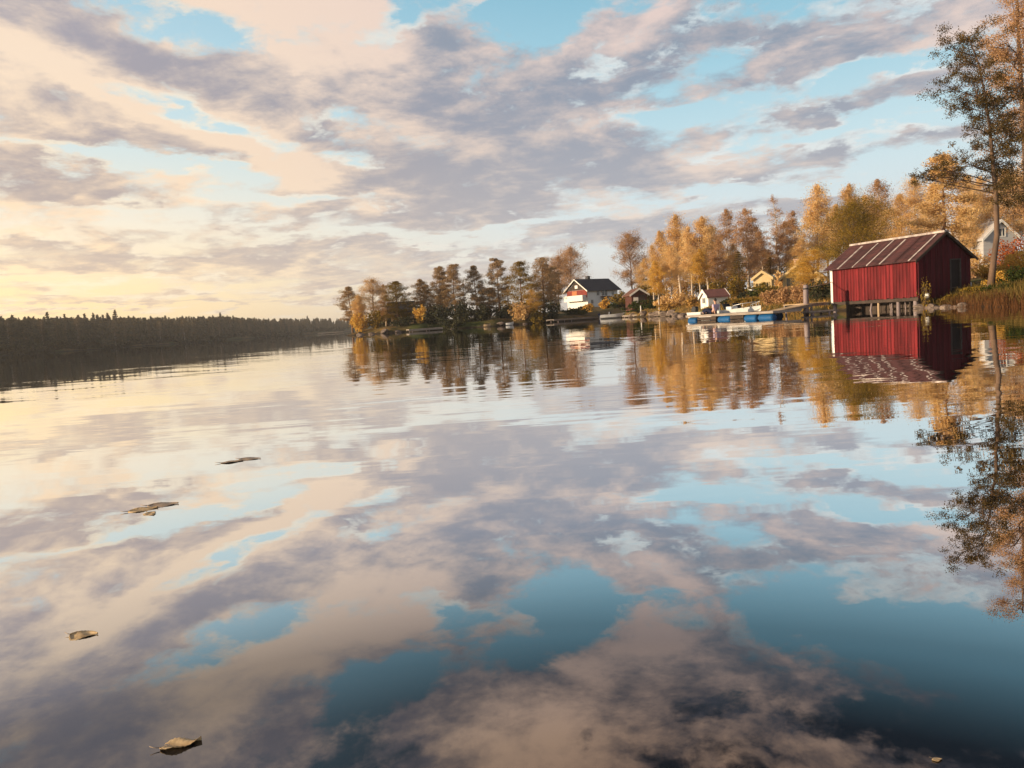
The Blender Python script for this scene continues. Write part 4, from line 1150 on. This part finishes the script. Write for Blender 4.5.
for i, (px, py, w, Y, lf, lab) in enumerate((
        (358, 312, 22, 117, 'gold', 'yellow green bush at the tip of the point'), (375, 310, 22, 117, 'olive', 'olive bush under the broad golden birch'),
        (420, 306, 16, 118, 'gold', 'yellow shrub at the foot of the narrow spruce'), (440, 305, 26, 117, 'dark', 'dark shrub under the twin pines'),
        (460, 302, 28, 116, 'dark', 'dark shrub between twin pines and lone pine'), (480, 306, 26, 116, 'dark', 'dark shrub under the lone pointed pine'),
        (503, 308, 20, 120, 'dark', 'dark shrub under the tallest pine'), (428, 312, 22, 118, 'dark', 'dark low shrub behind the grey jetty'),
        (519, 302, 22, 115, 'birch', 'golden shrub below the broad golden conifer'), (551, 300, 24, 117, 'dark', 'dark green shrub at the water left of the long jetty'), (536, 308, 20, 115, 'olive', 'olive shrub by the water under the dark broad conifer'),
        (402, 318, 30, 116, 'dark', 'low dark shrub below the terrace of the point cabin'), (450, 318, 34, 113, 'dark', 'low dark thicket at the waterline of the point'),
        (587, 304, 14, 140, 'gold', 'yellow bush below the white house'), (605, 298, 12, 150, 'gold', 'small yellow tree in front of the white house door'), (575, 308, 30, 128, 'green', 'green shrub on the slope left of the yellow bush'),
        (628, 299, 24, 135, 'olive', 'brown shrub under the lone round tree'), (617, 303, 18, 140, 'green', 'green shrub right of the white house'))):
    bush(px, py, py + 20, w, Y, lf, 'shrub', lab, 'shrub', n=1100)

# lone round tree, then the birches of the mainland from left to right
T('roundrust', 629, 232, 135, 31, 'birch_tree', 'lone round rusty tree between the white house and the small red shed')
BG = 'birches along the shore'
for (k, px, py, Y, w, lab) in (
        ('birch', 651, 246, 108, 20, 'leftmost lower birch of the golden row, right of the red shed'),
        ('birch', 663, 232, 104, 22, 'second golden birch of the row counted from the red shed'),
        ('birch', 677, 216, 100, 26, 'tall golden birch left of the white cabin with pointed top'),
        ('birch', 690, 228, 96, 22, 'slightly lower golden birch just left of the white cabin roof'),
        ('birch', 705, 218, 96, 27, 'broad golden birch rising straight above the white cabin'),
        ('rust', 716, 240, 90, 18, 'shorter orange birch behind the right end of the white cabin'),
        ('rust', 726, 211, 112, 20, 'thin pale orange birch standing back between two broad birches'),
        ('rust', 746, 210, 104, 25, 'dense brown birch left of the yellow cottage'),
        ('birch', 735, 245, 98, 18, 'lower birch with gold leaves in front of the dense brown birch'),
        ('rust', 761, 232, 116, 20, 'brown birch directly behind the yellow cottage'),
        ('thin', 776, 197, 118, 17, 'very thin tall birch with bare pink top'),
        ('rust', 786, 222, 116, 24, 'pinkish birch behind the chimney of the yellow house'),
        ('birch', 800, 240, 112, 22, 'golden birch behind the right part of the yellow house'),
        ('birch', 815, 186, 100, 28, 'tall golden birch left of the big olive tree'),
        ('birch', 838, 206, 104, 24, 'golden birch peeping over the left shoulder of the olive tree'),
        ('birch', 851, 186, 104, 22, 'golden birch top rising behind the olive tree'),
        ('rust', 881, 181, 98, 24, 'pink brown birch just right of the olive tree'),
        ('birchnear', 897, 196, 90, 30, 'golden birch behind the left half of the boathouse roof'),
        ('birchnear', 914, 178, 88, 30, 'tall golden birch behind the ridge of the boathouse'),
        ('birchnear', 932, 185, 82, 22, 'golden birch above the right end of the boathouse ridge'),
        ('birchnear', 968, 176, 80, 24, 'golden birch left of the tall leaning tree'),
        ('birchnear', 982, 178, 84, 30, 'golden birch directly behind the tall leaning trunk'),
        ('birchnear', 1008, 170, 90, 34, 'golden birch behind the grey house on its right'),
        ('birchnear', 1030, 150, 80, 40, 'golden birch at the right edge behind the red shrubs'),
        ('rust', 869, 215, 112, 22, 'brown birch seen through the right side of the olive tree')):
    T(k, px, py, Y, w, 'birch_tree', lab, group=BG)
for (k, px, py, Y, w, lab) in (
        ('birch', 643, 262, 122, 18, 'small golden birch low behind the gap right of the red shed'), ('birch', 657, 262, 92, 18, 'small golden birch in front of the left end of the golden row'),
        ('birch', 670, 248, 92, 18, 'half grown golden birch in front of the second and third birches'), ('rust', 684, 236, 118, 22, 'brownish birch standing back behind the tall golden birch'),
        ('birch', 698, 250, 88, 18, 'half grown golden birch left behind the white cabin'), ('rust', 711, 226, 122, 22, 'pale brown birch deep in the row above the cabin roof'),
        ('rust', 753, 228, 128, 22, 'pale brown birch deep behind the dense brown birch'), ('birch', 768, 250, 122, 22, 'low golden birch between cottage and thin tall birch'), ('rust', 793, 212, 128, 22, 'pinkish birch deep behind the yellow house'),
        ('birch', 826, 214, 118, 24, 'golden birch deep between tall golden birch and olive tree'), ('birch', 868, 196, 118, 26, 'golden birch deep behind the olive tree')):
    T(k, px, py, Y, w, 'birch_tree', lab, group=BG, leaf='gold' if px in (657, 698, 949) else None)
T('olive', 853, 199, 62, 60, 'oak_tree', 'large round olive green tree behind the left end of the boathouse')
T('gold', 812, 250, 60, 34, 'maple_tree', 'golden tree in front of the yellow house left of the boathouse')
T('gold', 803, 262, 62, 22, 'maple_tree', 'low golden tree hiding the gable of the yellow house', leaf='gold')
T('spruce', 738, 252, 92, 20, 'spruce_tree', 'dark spruce shape left of the yellow cottage between birches', leaf='olive')
T('spruce', 770, 258, 100, 20, 'spruce_tree', 'dark conifer just right of the yellow cottage', leaf='olive')
T('pine', 942, 155, 62, 34, 'pine_tree', 'pine with slender orange trunk rising behind the boathouse ridge', leaf='birch')


# ------------------------------------------------------------------ tall leaning tree on the right bank (its limbs follow the photograph's)
def limb_tree(name, label, base, trunk, clumps, leaf, bark, n, size, r0):
    root = empty(name, base, 0, label, 'tree')
    tr = MB(); tp = [Vector(p) - Vector(base) for p in trunk]
    k = len(tp); tr.tube(tp, [r0 * (1.25 if i == 0 else 1) * (1 - .86 * i / (k - 1)) for i in range(k)], 9)
    cs = []; ta = np.array([tuple(p) for p in tp])
    for (c, r_) in clumps:
        c = np.array(c) - np.array(base)
        zt = c[2] - .25 * np.hypot(*(c[:2] - np.array([np.interp(c[2], ta[:, 2], ta[:, 0]), np.interp(c[2], ta[:, 2], ta[:, 1])])))
        p = np.array([np.interp(zt, ta[:, 2], ta[:, 0]), np.interp(zt, ta[:, 2], ta[:, 1]), zt])
        mid = (p + c) / 2 + rng.normal(size=3) * .12
        tr.tube([tuple(p), tuple(mid), tuple(c)], [r0 * .22, r0 * .14, r0 * .06], 5, cap=False)
        for _ in range(11):
            e = c + rng.normal(size=3) * np.array([r_, r_, r_ * .8]) * .66
            tr.tube([tuple(mid + (c - mid) * rng.uniform(.2, .9)), tuple(e)], [r0 * .07, r0 * .03], 4, cap=False)
            cs.append(e + rng.normal(size=(int(n * r_ ** 2 / 11 * rng.uniform(.5, 1.5)), 3)) * r_ * np.array([.20, .20, .15]))
    link('crown', crown_mesh('crown', np.concatenate(cs), size), root, [leaf])
    tr.build('trunk', bark, root)
    return root


TY = 36.5
b0 = at(990, 284, TY); bzz = gz(b0.x, TY)
trunk = [(b0.x, TY, bzz - .2)] + [tuple(at(px, py, TY + dy)) for px, py, dy in ((993, 265, 0), (997, 235, .1), (996, 200, .2), (993, 165, .2), (990, 130, .1), (985, 95, 0), (978, 62, -.1), (968, 36, -.2))]
cl = []
for px, py, rpx, dy in ((962, 40, 14, 0), (975, 50, 14, .8), (950, 46, 10, -.5), (984, 66, 13, -.6), (965, 62, 11, .5), (948, 88, 11, -.4), (962, 94, 12, .5), (977, 90, 14, -.7), (990, 92, 13, .7), (980, 112, 13, .3),
                        (996, 118, 14, -.6), (1006, 106, 14, .7), (984, 130, 10, .8), (1000, 140, 15, 0), (1012, 130, 14, .6), (971, 127, 6, -.3), (1016, 150, 15, -.4), (1002, 162, 13, .6), (1014, 172, 14, 0), (1003, 182, 12, -.8), (1018, 188, 13, .5),
                        (975, 78, 12, .2), (992, 104, 12, 0), (968, 108, 9, .3), (998, 150, 13, .2), (1010, 118, 12, 0), (955, 66, 9, .3), (1008, 195, 12, 0), (985, 160, 8, 0), (970, 150, 9, .3), (962, 160, 9, -.5), (950, 168, 10, .4), (938, 170, 8, -.2), (926, 174, 8, .2), (917, 176, 6, -.2), (960, 180, 7, .2), (990, 175, 9, .4)):
    c = at(px, py, TY + dy * 1.4); cl.append((tuple(c), rpx * TY / 640))
limb_tree('alder_tree', 'tall leaning tree with dark ragged crown on the bank right of the boathouse', (b0.x, TY, bzz), trunk, cl, 'alder', 'bark', 2900, .066, .155)
# golden tree at the right edge behind it
EY = 43.0
b1 = at(1026, 280, EY); bz1 = gz(b1.x, EY)
trunk = [(b1.x, EY, bz1 - .2)] + [tuple(at(px, py, EY)) for px, py in ((1028, 240), (1027, 200), (1025, 150), (1022, 100), (1019, 50), (1017, 0), (1018, -40))]
cl = []
for px, py, rpx, dy in ((1010, 30, 14, 0), (1000, 62, 14, .8), (1015, 60, 16, -.8), (1005, 85, 15, 0), (1020, 95, 17, .6), (1030, 60, 18, 0), (1012, 12, 13, .4), (1022, -10, 16, 0), (1016, -35, 14, .4), (1034, 20, 18, -.5), (1008, 45, 12, -1), (1018, 118, 16, 0),
                        (1036, 110, 20, 0), (1040, 150, 20, 0), (1022, 205, 14, 0), (1012, 215, 10, .5), (1032, 190, 18, .4), (1044, 60, 20, 0), (1040, -20, 18, 0), (998, 78, 10, .4)):
    c = at(px, py, EY + dy * 1.4); cl.append((tuple(c), rpx * EY / 560))
limb_tree('aspen_tree', 'tall golden brown tree cut off by the right edge of the view', (b1.x, EY, bz1), trunk, cl, 'rust', 'bark', 2100, .075, .24)

# ------------------------------------------------------------------ bushes, reeds and rocks of the right bank
for (px, py, w, Y, lf, lab, n) in (
        (1010, 236, 34, 52, 'redleaf', 'rusty red shrub below the grey house', 2600), (990, 262, 26, 45, 'gold', 'golden shrub left of the leaning trunk', 1800), (1016, 250, 30, 42, 'gold', 'bright yellow shrub at the right edge', 2600),
        (1003, 272, 30, 37.5, 'gold', 'yellow shrub at the foot of the leaning trunk', 2200), (1020, 268, 30, 36, 'green', 'dark green shrub at the right edge above the reeds', 2400), (975, 252, 30, 58, 'birch', 'golden shrub behind the far corner of the boathouse', 1800),
        (1000, 286, 26, 34.5, 'green', 'low green shrub above the reeds', 1500), (975, 288, 26, 36.5, 'olive', 'olive shrub on the bank between boathouse and leaning trunk', 1500), (952, 296, 20, 38.0, 'olive', 'grassy olive shrub at the boathouse door', 1100),
        (960, 268, 26, 55, 'rust', 'brown shrub behind the boathouse eave', 1500),
        (925, 276, 12, 38.3, 'olive', 'thin sapling against the dark gable of the boathouse', 260),
        (800, 283, 22, 54, 'rust', 'brown hedge behind the gangway', 1500), (785, 287, 24, 57, 'rust', 'brown hedge left of the mooring post', 1500), (770, 288, 22, 60, 'rust', 'reddish hedge at the right end of the lawn', 1500), (818, 280, 22, 52, 'dark', 'dark bush under the rail beside the boathouse', 1400),
        (756, 289, 22, 72, 'green', 'low green hedge under the yellow cottage windows', 900), (769, 288, 24, 71, 'olive', 'olive brush right below the yellow cottage', 1000), (762, 284, 34, 75, 'olive', 'low olive hedge in front of the yellow cottage', 1500), (742, 293, 9, 72, 'dark', 'small round dark bush on the lawn', 600), (745, 300, 34, 66, 'olive', 'low olive shrub on the slope behind the moored boat', 1200), (727, 300, 14, 70, 'dark', 'dark low bush right of the white cabin', 700),
        (640, 302, 40, 106, 'green', 'dark trimmed hedge below the small red shed', 1800), (657, 303, 24, 100, 'green', 'right end of the dark trimmed hedge', 1200),
        (664, 295, 24, 94, 'birch', 'golden brush on the shore slope under the first birches', 1200), (680, 293, 26, 88, 'birch', 'golden brush left of the white cabin', 1200), (692, 298, 16, 80, 'drygrass', 'straw coloured brush beside the cabin gable', 800), (668, 303, 22, 88, 'drygrass', 'straw coloured brush above the shore rocks', 900),
        (718, 278, 22, 84, 'olive', 'olive bush behind the white cabin', 1100), (735, 276, 22, 86, 'olive', 'olive bush left of the garden table', 1100), (780, 272, 18, 85, 'birch', 'orange bush between cottage and yellow house', 1000)):
    bush(px, py, py + 20, w, Y, lf, 'shrub', lab, 'shrub', n=n)


def blades(name, pts, hgt, leaf, width, lean=.2):
    n = len(pts); pts = np.asarray(pts)
    h = hgt * rng.uniform(.5, 1.2, n); a = rng.uniform(0, 6.28, n); d = np.stack([np.cos(a), np.sin(a), np.zeros(n)], 1)
    tip = pts + np.stack([rng.normal(size=n) * lean * h, rng.normal(size=n) * lean * h, h], 1)
    w = width * rng.uniform(.6, 1.4, n)[:, None]
    V = np.stack([pts - d * w, pts + d * w, tip + d * w * .25, tip - d * w * .25], 1).reshape(-1, 3)
    o = link(name, np_mesh(name, V, np.arange(4 * n).reshape(n, 4), tint=rng.uniform(0, 1, n)), None, [leaf]); return tag(o, kind='stuff')


def shore_pts(p0, p1, n, d0, d1):
    px = rng.uniform(p0, p1, n); t = np.array([tx(p) for p in px]); y = np.interp(t, *T_P) + rng.uniform(d0, d1, n)
    x = t * y; return np.stack([x, y, np.maximum(height(x, y), -.15) - .03], 1)


blades('reeds', shore_pts(940, 1060, 2400, -.6, 1.6), .38, 'reed', .011)
blades('bank_grass', shore_pts(925, 1060, 3000, .5, 7), .40, 'bankgrass', .016, .35)
blades('dry_grass', np.concatenate([shore_pts(770, 830, 1200, 0, 5), shore_pts(640, 770, 5000, 0, 16)]), .26, 'drygrass', .02, .35)

RG = 'rocks along the shore'


def rock_mesh(seed):
    r = np.random.default_rng(seed); import bmesh
    bm = bmesh.new(); bmesh.ops.create_icosphere(bm, subdivisions=3, radius=1.0)
    ax = r.normal(size=(9, 3)); ax /= np.linalg.norm(ax, axis=1, keepdims=True); dd = r.uniform(.55, .95, 9)
    for v in bm.verts:
        p = np.array(v.co)
        for a_, d_ in zip(ax, dd):
            e = p @ a_ - d_
            if e > 0: p = p - a_ * e * .85
        v.co = p * (1 + .03 * r.normal())
    me = bpy.data.meshes.new('rock'); bm.to_mesh(me); bm.free(); me.materials.append(MAT['rock']); return me


RM = [rock_mesh(s) for s in range(5)]
ri = 0
for (px, dd, s, lab) in (
        (922, -.3, .34, 'flat boulder at the near corner of the boathouse'), (930, .1, .30, 'boulder right beside the buoy at the boathouse corner'), (937.5, -.1, .22, 'small pale rock below the boathouse gable'), (946, -.2, .30, 'low rock below the boathouse door'),
        (955, .0, .2, 'small rock at the left end of the reeds'), (964, -.1, .24, 'grey rock in front of the reeds'), (913, .4, .32, 'dark rock under the boathouse floor'), (905, .7, .28, 'rock behind the boathouse stilts'),
        (652, 0, .55, 'pale rock at the left start of the rocky shore'), (658, .2, .7, 'large shore rock below the trimmed hedge end'), (665, -.2, .6, 'rock among the straw coloured brush'), (671, .1, .65, 'orange lit shore rock left of the bag'), (677, -.1, .5, 'low shore rock just left of the dock'), (683, .2, .6, 'rock showing behind the left end of the dock'),
        (360, -.4, .9, 'broad rock at the tip of the point'), (372, -.5, .8, 'flat rock below the broad golden birch'), (384, -.4, 1.1, 'long flat rock left of the grey jetty'), (398, -.4, .7, 'rock beside the grey jetty'), (452, -.4, .6, 'dark rock right of the grey jetty'), (500, -.4, .8, 'flat pale rock between the two rowing boats'), (525, -.4, .6, 'rock under the broad golden conifer'),
        (632, .1, .6, 'rock at the foot of the white pole'), (645, -.1, .6, 'rock left of the rocky shore start')):
    t = tx(px); y = float(np.interp(t, *T_P)) + dd; x = t * y
    if px < 530: s *= .6
    o = bpy.data.objects.new('rock', RM[ri % 5]); COL.objects.link(o); o.location = (x, y, max(gz(x, y), -.05) + s * .10)
    o.rotation_euler = (random.uniform(-.2, .2), random.uniform(-.2, .2), ri * 1.3); o.scale = (s * 1.3, s, s * .62); tag(o, lab, 'rock', RG); ri += 1

# ================================================================== the far forest on the left
def forest():
    var = []
    for _ in range(8):
        tr, cen = spruce(12, random.uniform(4.2, 6.0), .03, 16, 8, 6)
        V, F = leaf_quads(cen, .85, flat=.25, aspect=.5)
        tv = np.array(tr.v); tf = [f for f in tr.f if len(f) == 4]
        allV = np.concatenate([V, tv]); F2 = np.array(tf) + len(V)
        me = np_mesh('spruce_tree', allV, np.concatenate([F, F2]), tint=np.concatenate([np.clip(rng.normal(.5, .25, len(F)), 0, 1), np.full(len(F2), .3)]), midx=[0] * len(F) + [1] * len(F2))
        me.materials.append(MAT['dspruce']); me.materials.append(MAT['bark']); var.append((me, V, F))
    far_crown = KINDS['rust'][0][1].copy(); far_crown.name = 'far_crown'; far_crown.materials.clear(); far_crown.materials.append(MAT['farleaf'])
    TOP = [(-120, 318), (0, 317), (50, 319), (100, 316), (150, 318), (200, 316), (235, 317), (262, 322), (300, 322), (345, 322)]
    lab = 'dark spruce in the forest edge along the far left shore'
    n = 0
    pxs = np.concatenate([np.linspace(-70, 240, 185), np.linspace(241, 346, 95)])
    for i, px in enumerate(pxs):
        px += random.uniform(-1.5, 1.5); t = tx(px); ys = float(np.interp(t, *T_SH))
        Y = ys * (1.012 + (.05 + .06 * (i % 3)) * random.uniform(.3, 1))
        top = np.interp(px, *np.array(TOP).T) + random.gauss(1, 2.5) + (3 if i % 7 == 3 else 0)
        p = at(px, top, Y); z0 = gz(p.x, Y); me = var[i % 8][0]
        o = bpy.data.objects.new('spruce_tree', me); COL.objects.link(o); o.location = (p.x, Y, z0); o.rotation_euler = (0, 0, random.uniform(0, 6))
        if i % 7 == 3:
            bm_, cm_, H0, W0 = KINDS['rust'][i % 4]
            bpy.data.objects.remove(o); r_ = empty('birch_tree', (p.x, Y, z0), i, 'pale brown leafy tree standing among the spruces of the far left shore', 'tree', 'leafy trees in the far forest edge')
            r_.scale = (max(.3, (p.z - z0) / H0) * 1.25,) * 2 + (max(.3, (p.z - z0) / H0),)
            for nm_, me_ in (('trunk', bm_), ('crown', far_crown)): c_ = bpy.data.objects.new(nm_, me_); COL.objects.link(c_); c_.parent = r_
            continue
        s = max(.25, (p.z - z0) / 12); o.scale = (s * random.uniform(.9, 1.3),) * 2 + (s,); tag(o, lab, 'tree', 'spruces of the far forest edge')
    # the mass behind them
    Vs, Fs, ts = [], [], []; off = 0
    for i in range(1300):
        far = i % 2 == 0
        px = random.uniform(200, 420) if far else random.uniform(-140, 260)
        t = tx(px); ys = float(np.interp(t, *T_SH)); Y = ys * random.uniform(1.10, 1.30)
        top = np.interp(px, [-140, 0, 230, 260, 520], [319, 319, 317.5, 319.5, 318]) + random.uniform(-1, 4)
        p = at(px, top, Y); z0 = gz(p.x, Y); h = max(5, p.z - z0); s = h / 12; _, V, F = var[i % 8]
        Vs.append(V * np.array([s * 1.5, s * 1.5, s]) + np.array([p.x, Y, z0])); Fs.append(F + off); ts.append(np.clip(rng.normal(.5, .25, len(F)), 0, 1)); off += len(V)
    o = link('far_forest', np_mesh('far_forest', np.concatenate(Vs), np.concatenate(Fs), tint=np.concatenate(ts)), None, ['dspruce'])
    tag(o, 'dense dark forest covering the far left shore', 'forest', kind='stuff')
    # lighter brush at the waterline
    cs = []
    for px in np.linspace(-60, 344, 260):
        t = tx(px); y = float(np.interp(t, *T_SH)) * random.uniform(1.0, 1.012); h = random.uniform(.8, 3.2) * (y / 300) ** .5
        cs.append(clump((t * y, y, gz(t * y, y) + h * .5), (h * .8, h * .8, h * .55), 26))
    o = link('shore_brush', crown_mesh('shore_brush', np.concatenate(cs), 1.0), None, ['alder']); tag(o, 'brownish brush along the waterline of the far left shore', 'brush', kind='stuff')


forest()

# ================================================================== evening haze over the lake
hz_m, ht_ = new_mat('lake_haze')
pv = ht_.n('ShaderNodeVolumePrincipled'); pv.inputs['Density'].default_value = .00032; pv.inputs['Color'].default_value = (.95, .93, .92, 1); pv.inputs['Anisotropy'].default_value = .3
ho_ = ht_.n('ShaderNodeOutputMaterial'); ht_.t.links.new(pv.outputs[0], ho_.inputs['Volume'])
hb = MB(); hb.box(-2700, 2700, -2700, 2700, -3.0, 40); tag(hb.build('haze', hz_m), 'thin evening haze over the lake', 'haze', kind='stuff')

# ================================================================== leaves on the water
def floating_leaf(px, py, wpx, label, mat, curl=.3, rot=0.0, seed=1):
    """a thin birch leaf: toothed outline, raised midrib, one edge curled up, short stalk"""
    r_ = random.Random(seed); p = on_water(px, py); dist = (p - Vector((0, 0, H_CAM))).length
    sz = wpx * dist / F_PX; root = empty('floating_leaf', (p.x, p.y, .0015), rot, label, 'leaf')
    N, Mx = 22, 8; vs = []; ph = r_.uniform(0, 6); side_ = r_.choice((-1, 1))
    for i in range(N + 1):
        s = i / N; hw = .36 * sz * (math.sin(math.pi * min(1, s ** .75 * .985 + .01)) ** 1.0) * (1 + .09 * math.sin(s * 55) + .08 * math.sin(s * 9 + ph))
        for j in range(Mx + 1):
            b = j / Mx * 2 - 1; e = max(0, b * side_)
            z = curl * sz * (.07 * e ** 2.2 + .03 * (s - .4) ** 2 + .03 * math.sin(9 * s + 3 * b + ph)) + .012 * sz * (1 - abs(b))
            vs.append(((s - .5) * sz, b * hw * (1 - .25 * curl * e) + .05 * sz * math.sin(s * 3 + ph), z))
    fs = [(i * (Mx + 1) + j, (i + 1) * (Mx + 1) + j, (i + 1) * (Mx + 1) + j + 1, i * (Mx + 1) + j + 1) for i in range(N) for j in range(Mx)]
    m = MB(); m.add(vs, fs, None, True); o = m.build('leaf_blade', mat, root)
    so = o.modifiers.new('thickness', 'SOLIDIFY'); so.thickness = .0006
    y0 = .05 * sz * math.sin(ph)
    m = MB(); m.tube([(-.49 * sz, y0, .003), (-.62 * sz, y0 + .03 * sz, .004), (-.74 * sz, y0 + .09 * sz, .004 + .05 * sz * curl)], [sz * .014, sz * .011, sz * .009], 6); m.build('stalk', 'leafbrown', root)
    return root


floating_leaf(181, 745, 32, 'curled pale yellow leaf floating nearest the camera at lower left', 'leafpale', 1.0, R(25), 3)
floating_leaf(84, 635, 24, 'small brown leaf floating near the left edge', 'leafpale', .6, R(-5), 5)
floating_leaf(143, 510, 24, 'left leaf of the loose group floating left of centre', 'leafpale', .5, R(30), 8)
floating_leaf(163, 505, 27, 'right leaf of the loose group floating left of centre', 'leafbrown', .4, R(8), 11)
floating_leaf(150, 514, 16, 'nearest small leaf of the loose group floating left of centre', 'leafpale', .5, R(-40), 21)
floating_leaf(232, 462, 20, 'left of the two farthest leaves floating on calm water', 'leafbrown', .4, R(20), 14)
floating_leaf(250, 459, 22, 'right of the two farthest leaves floating on calm water', 'leafbrown', .3, R(-10), 17)
floating_leaf(937, 760, 8, 'tiny pale leaf on the dark water at lower right', 'leafpale', .6, 0, 19)
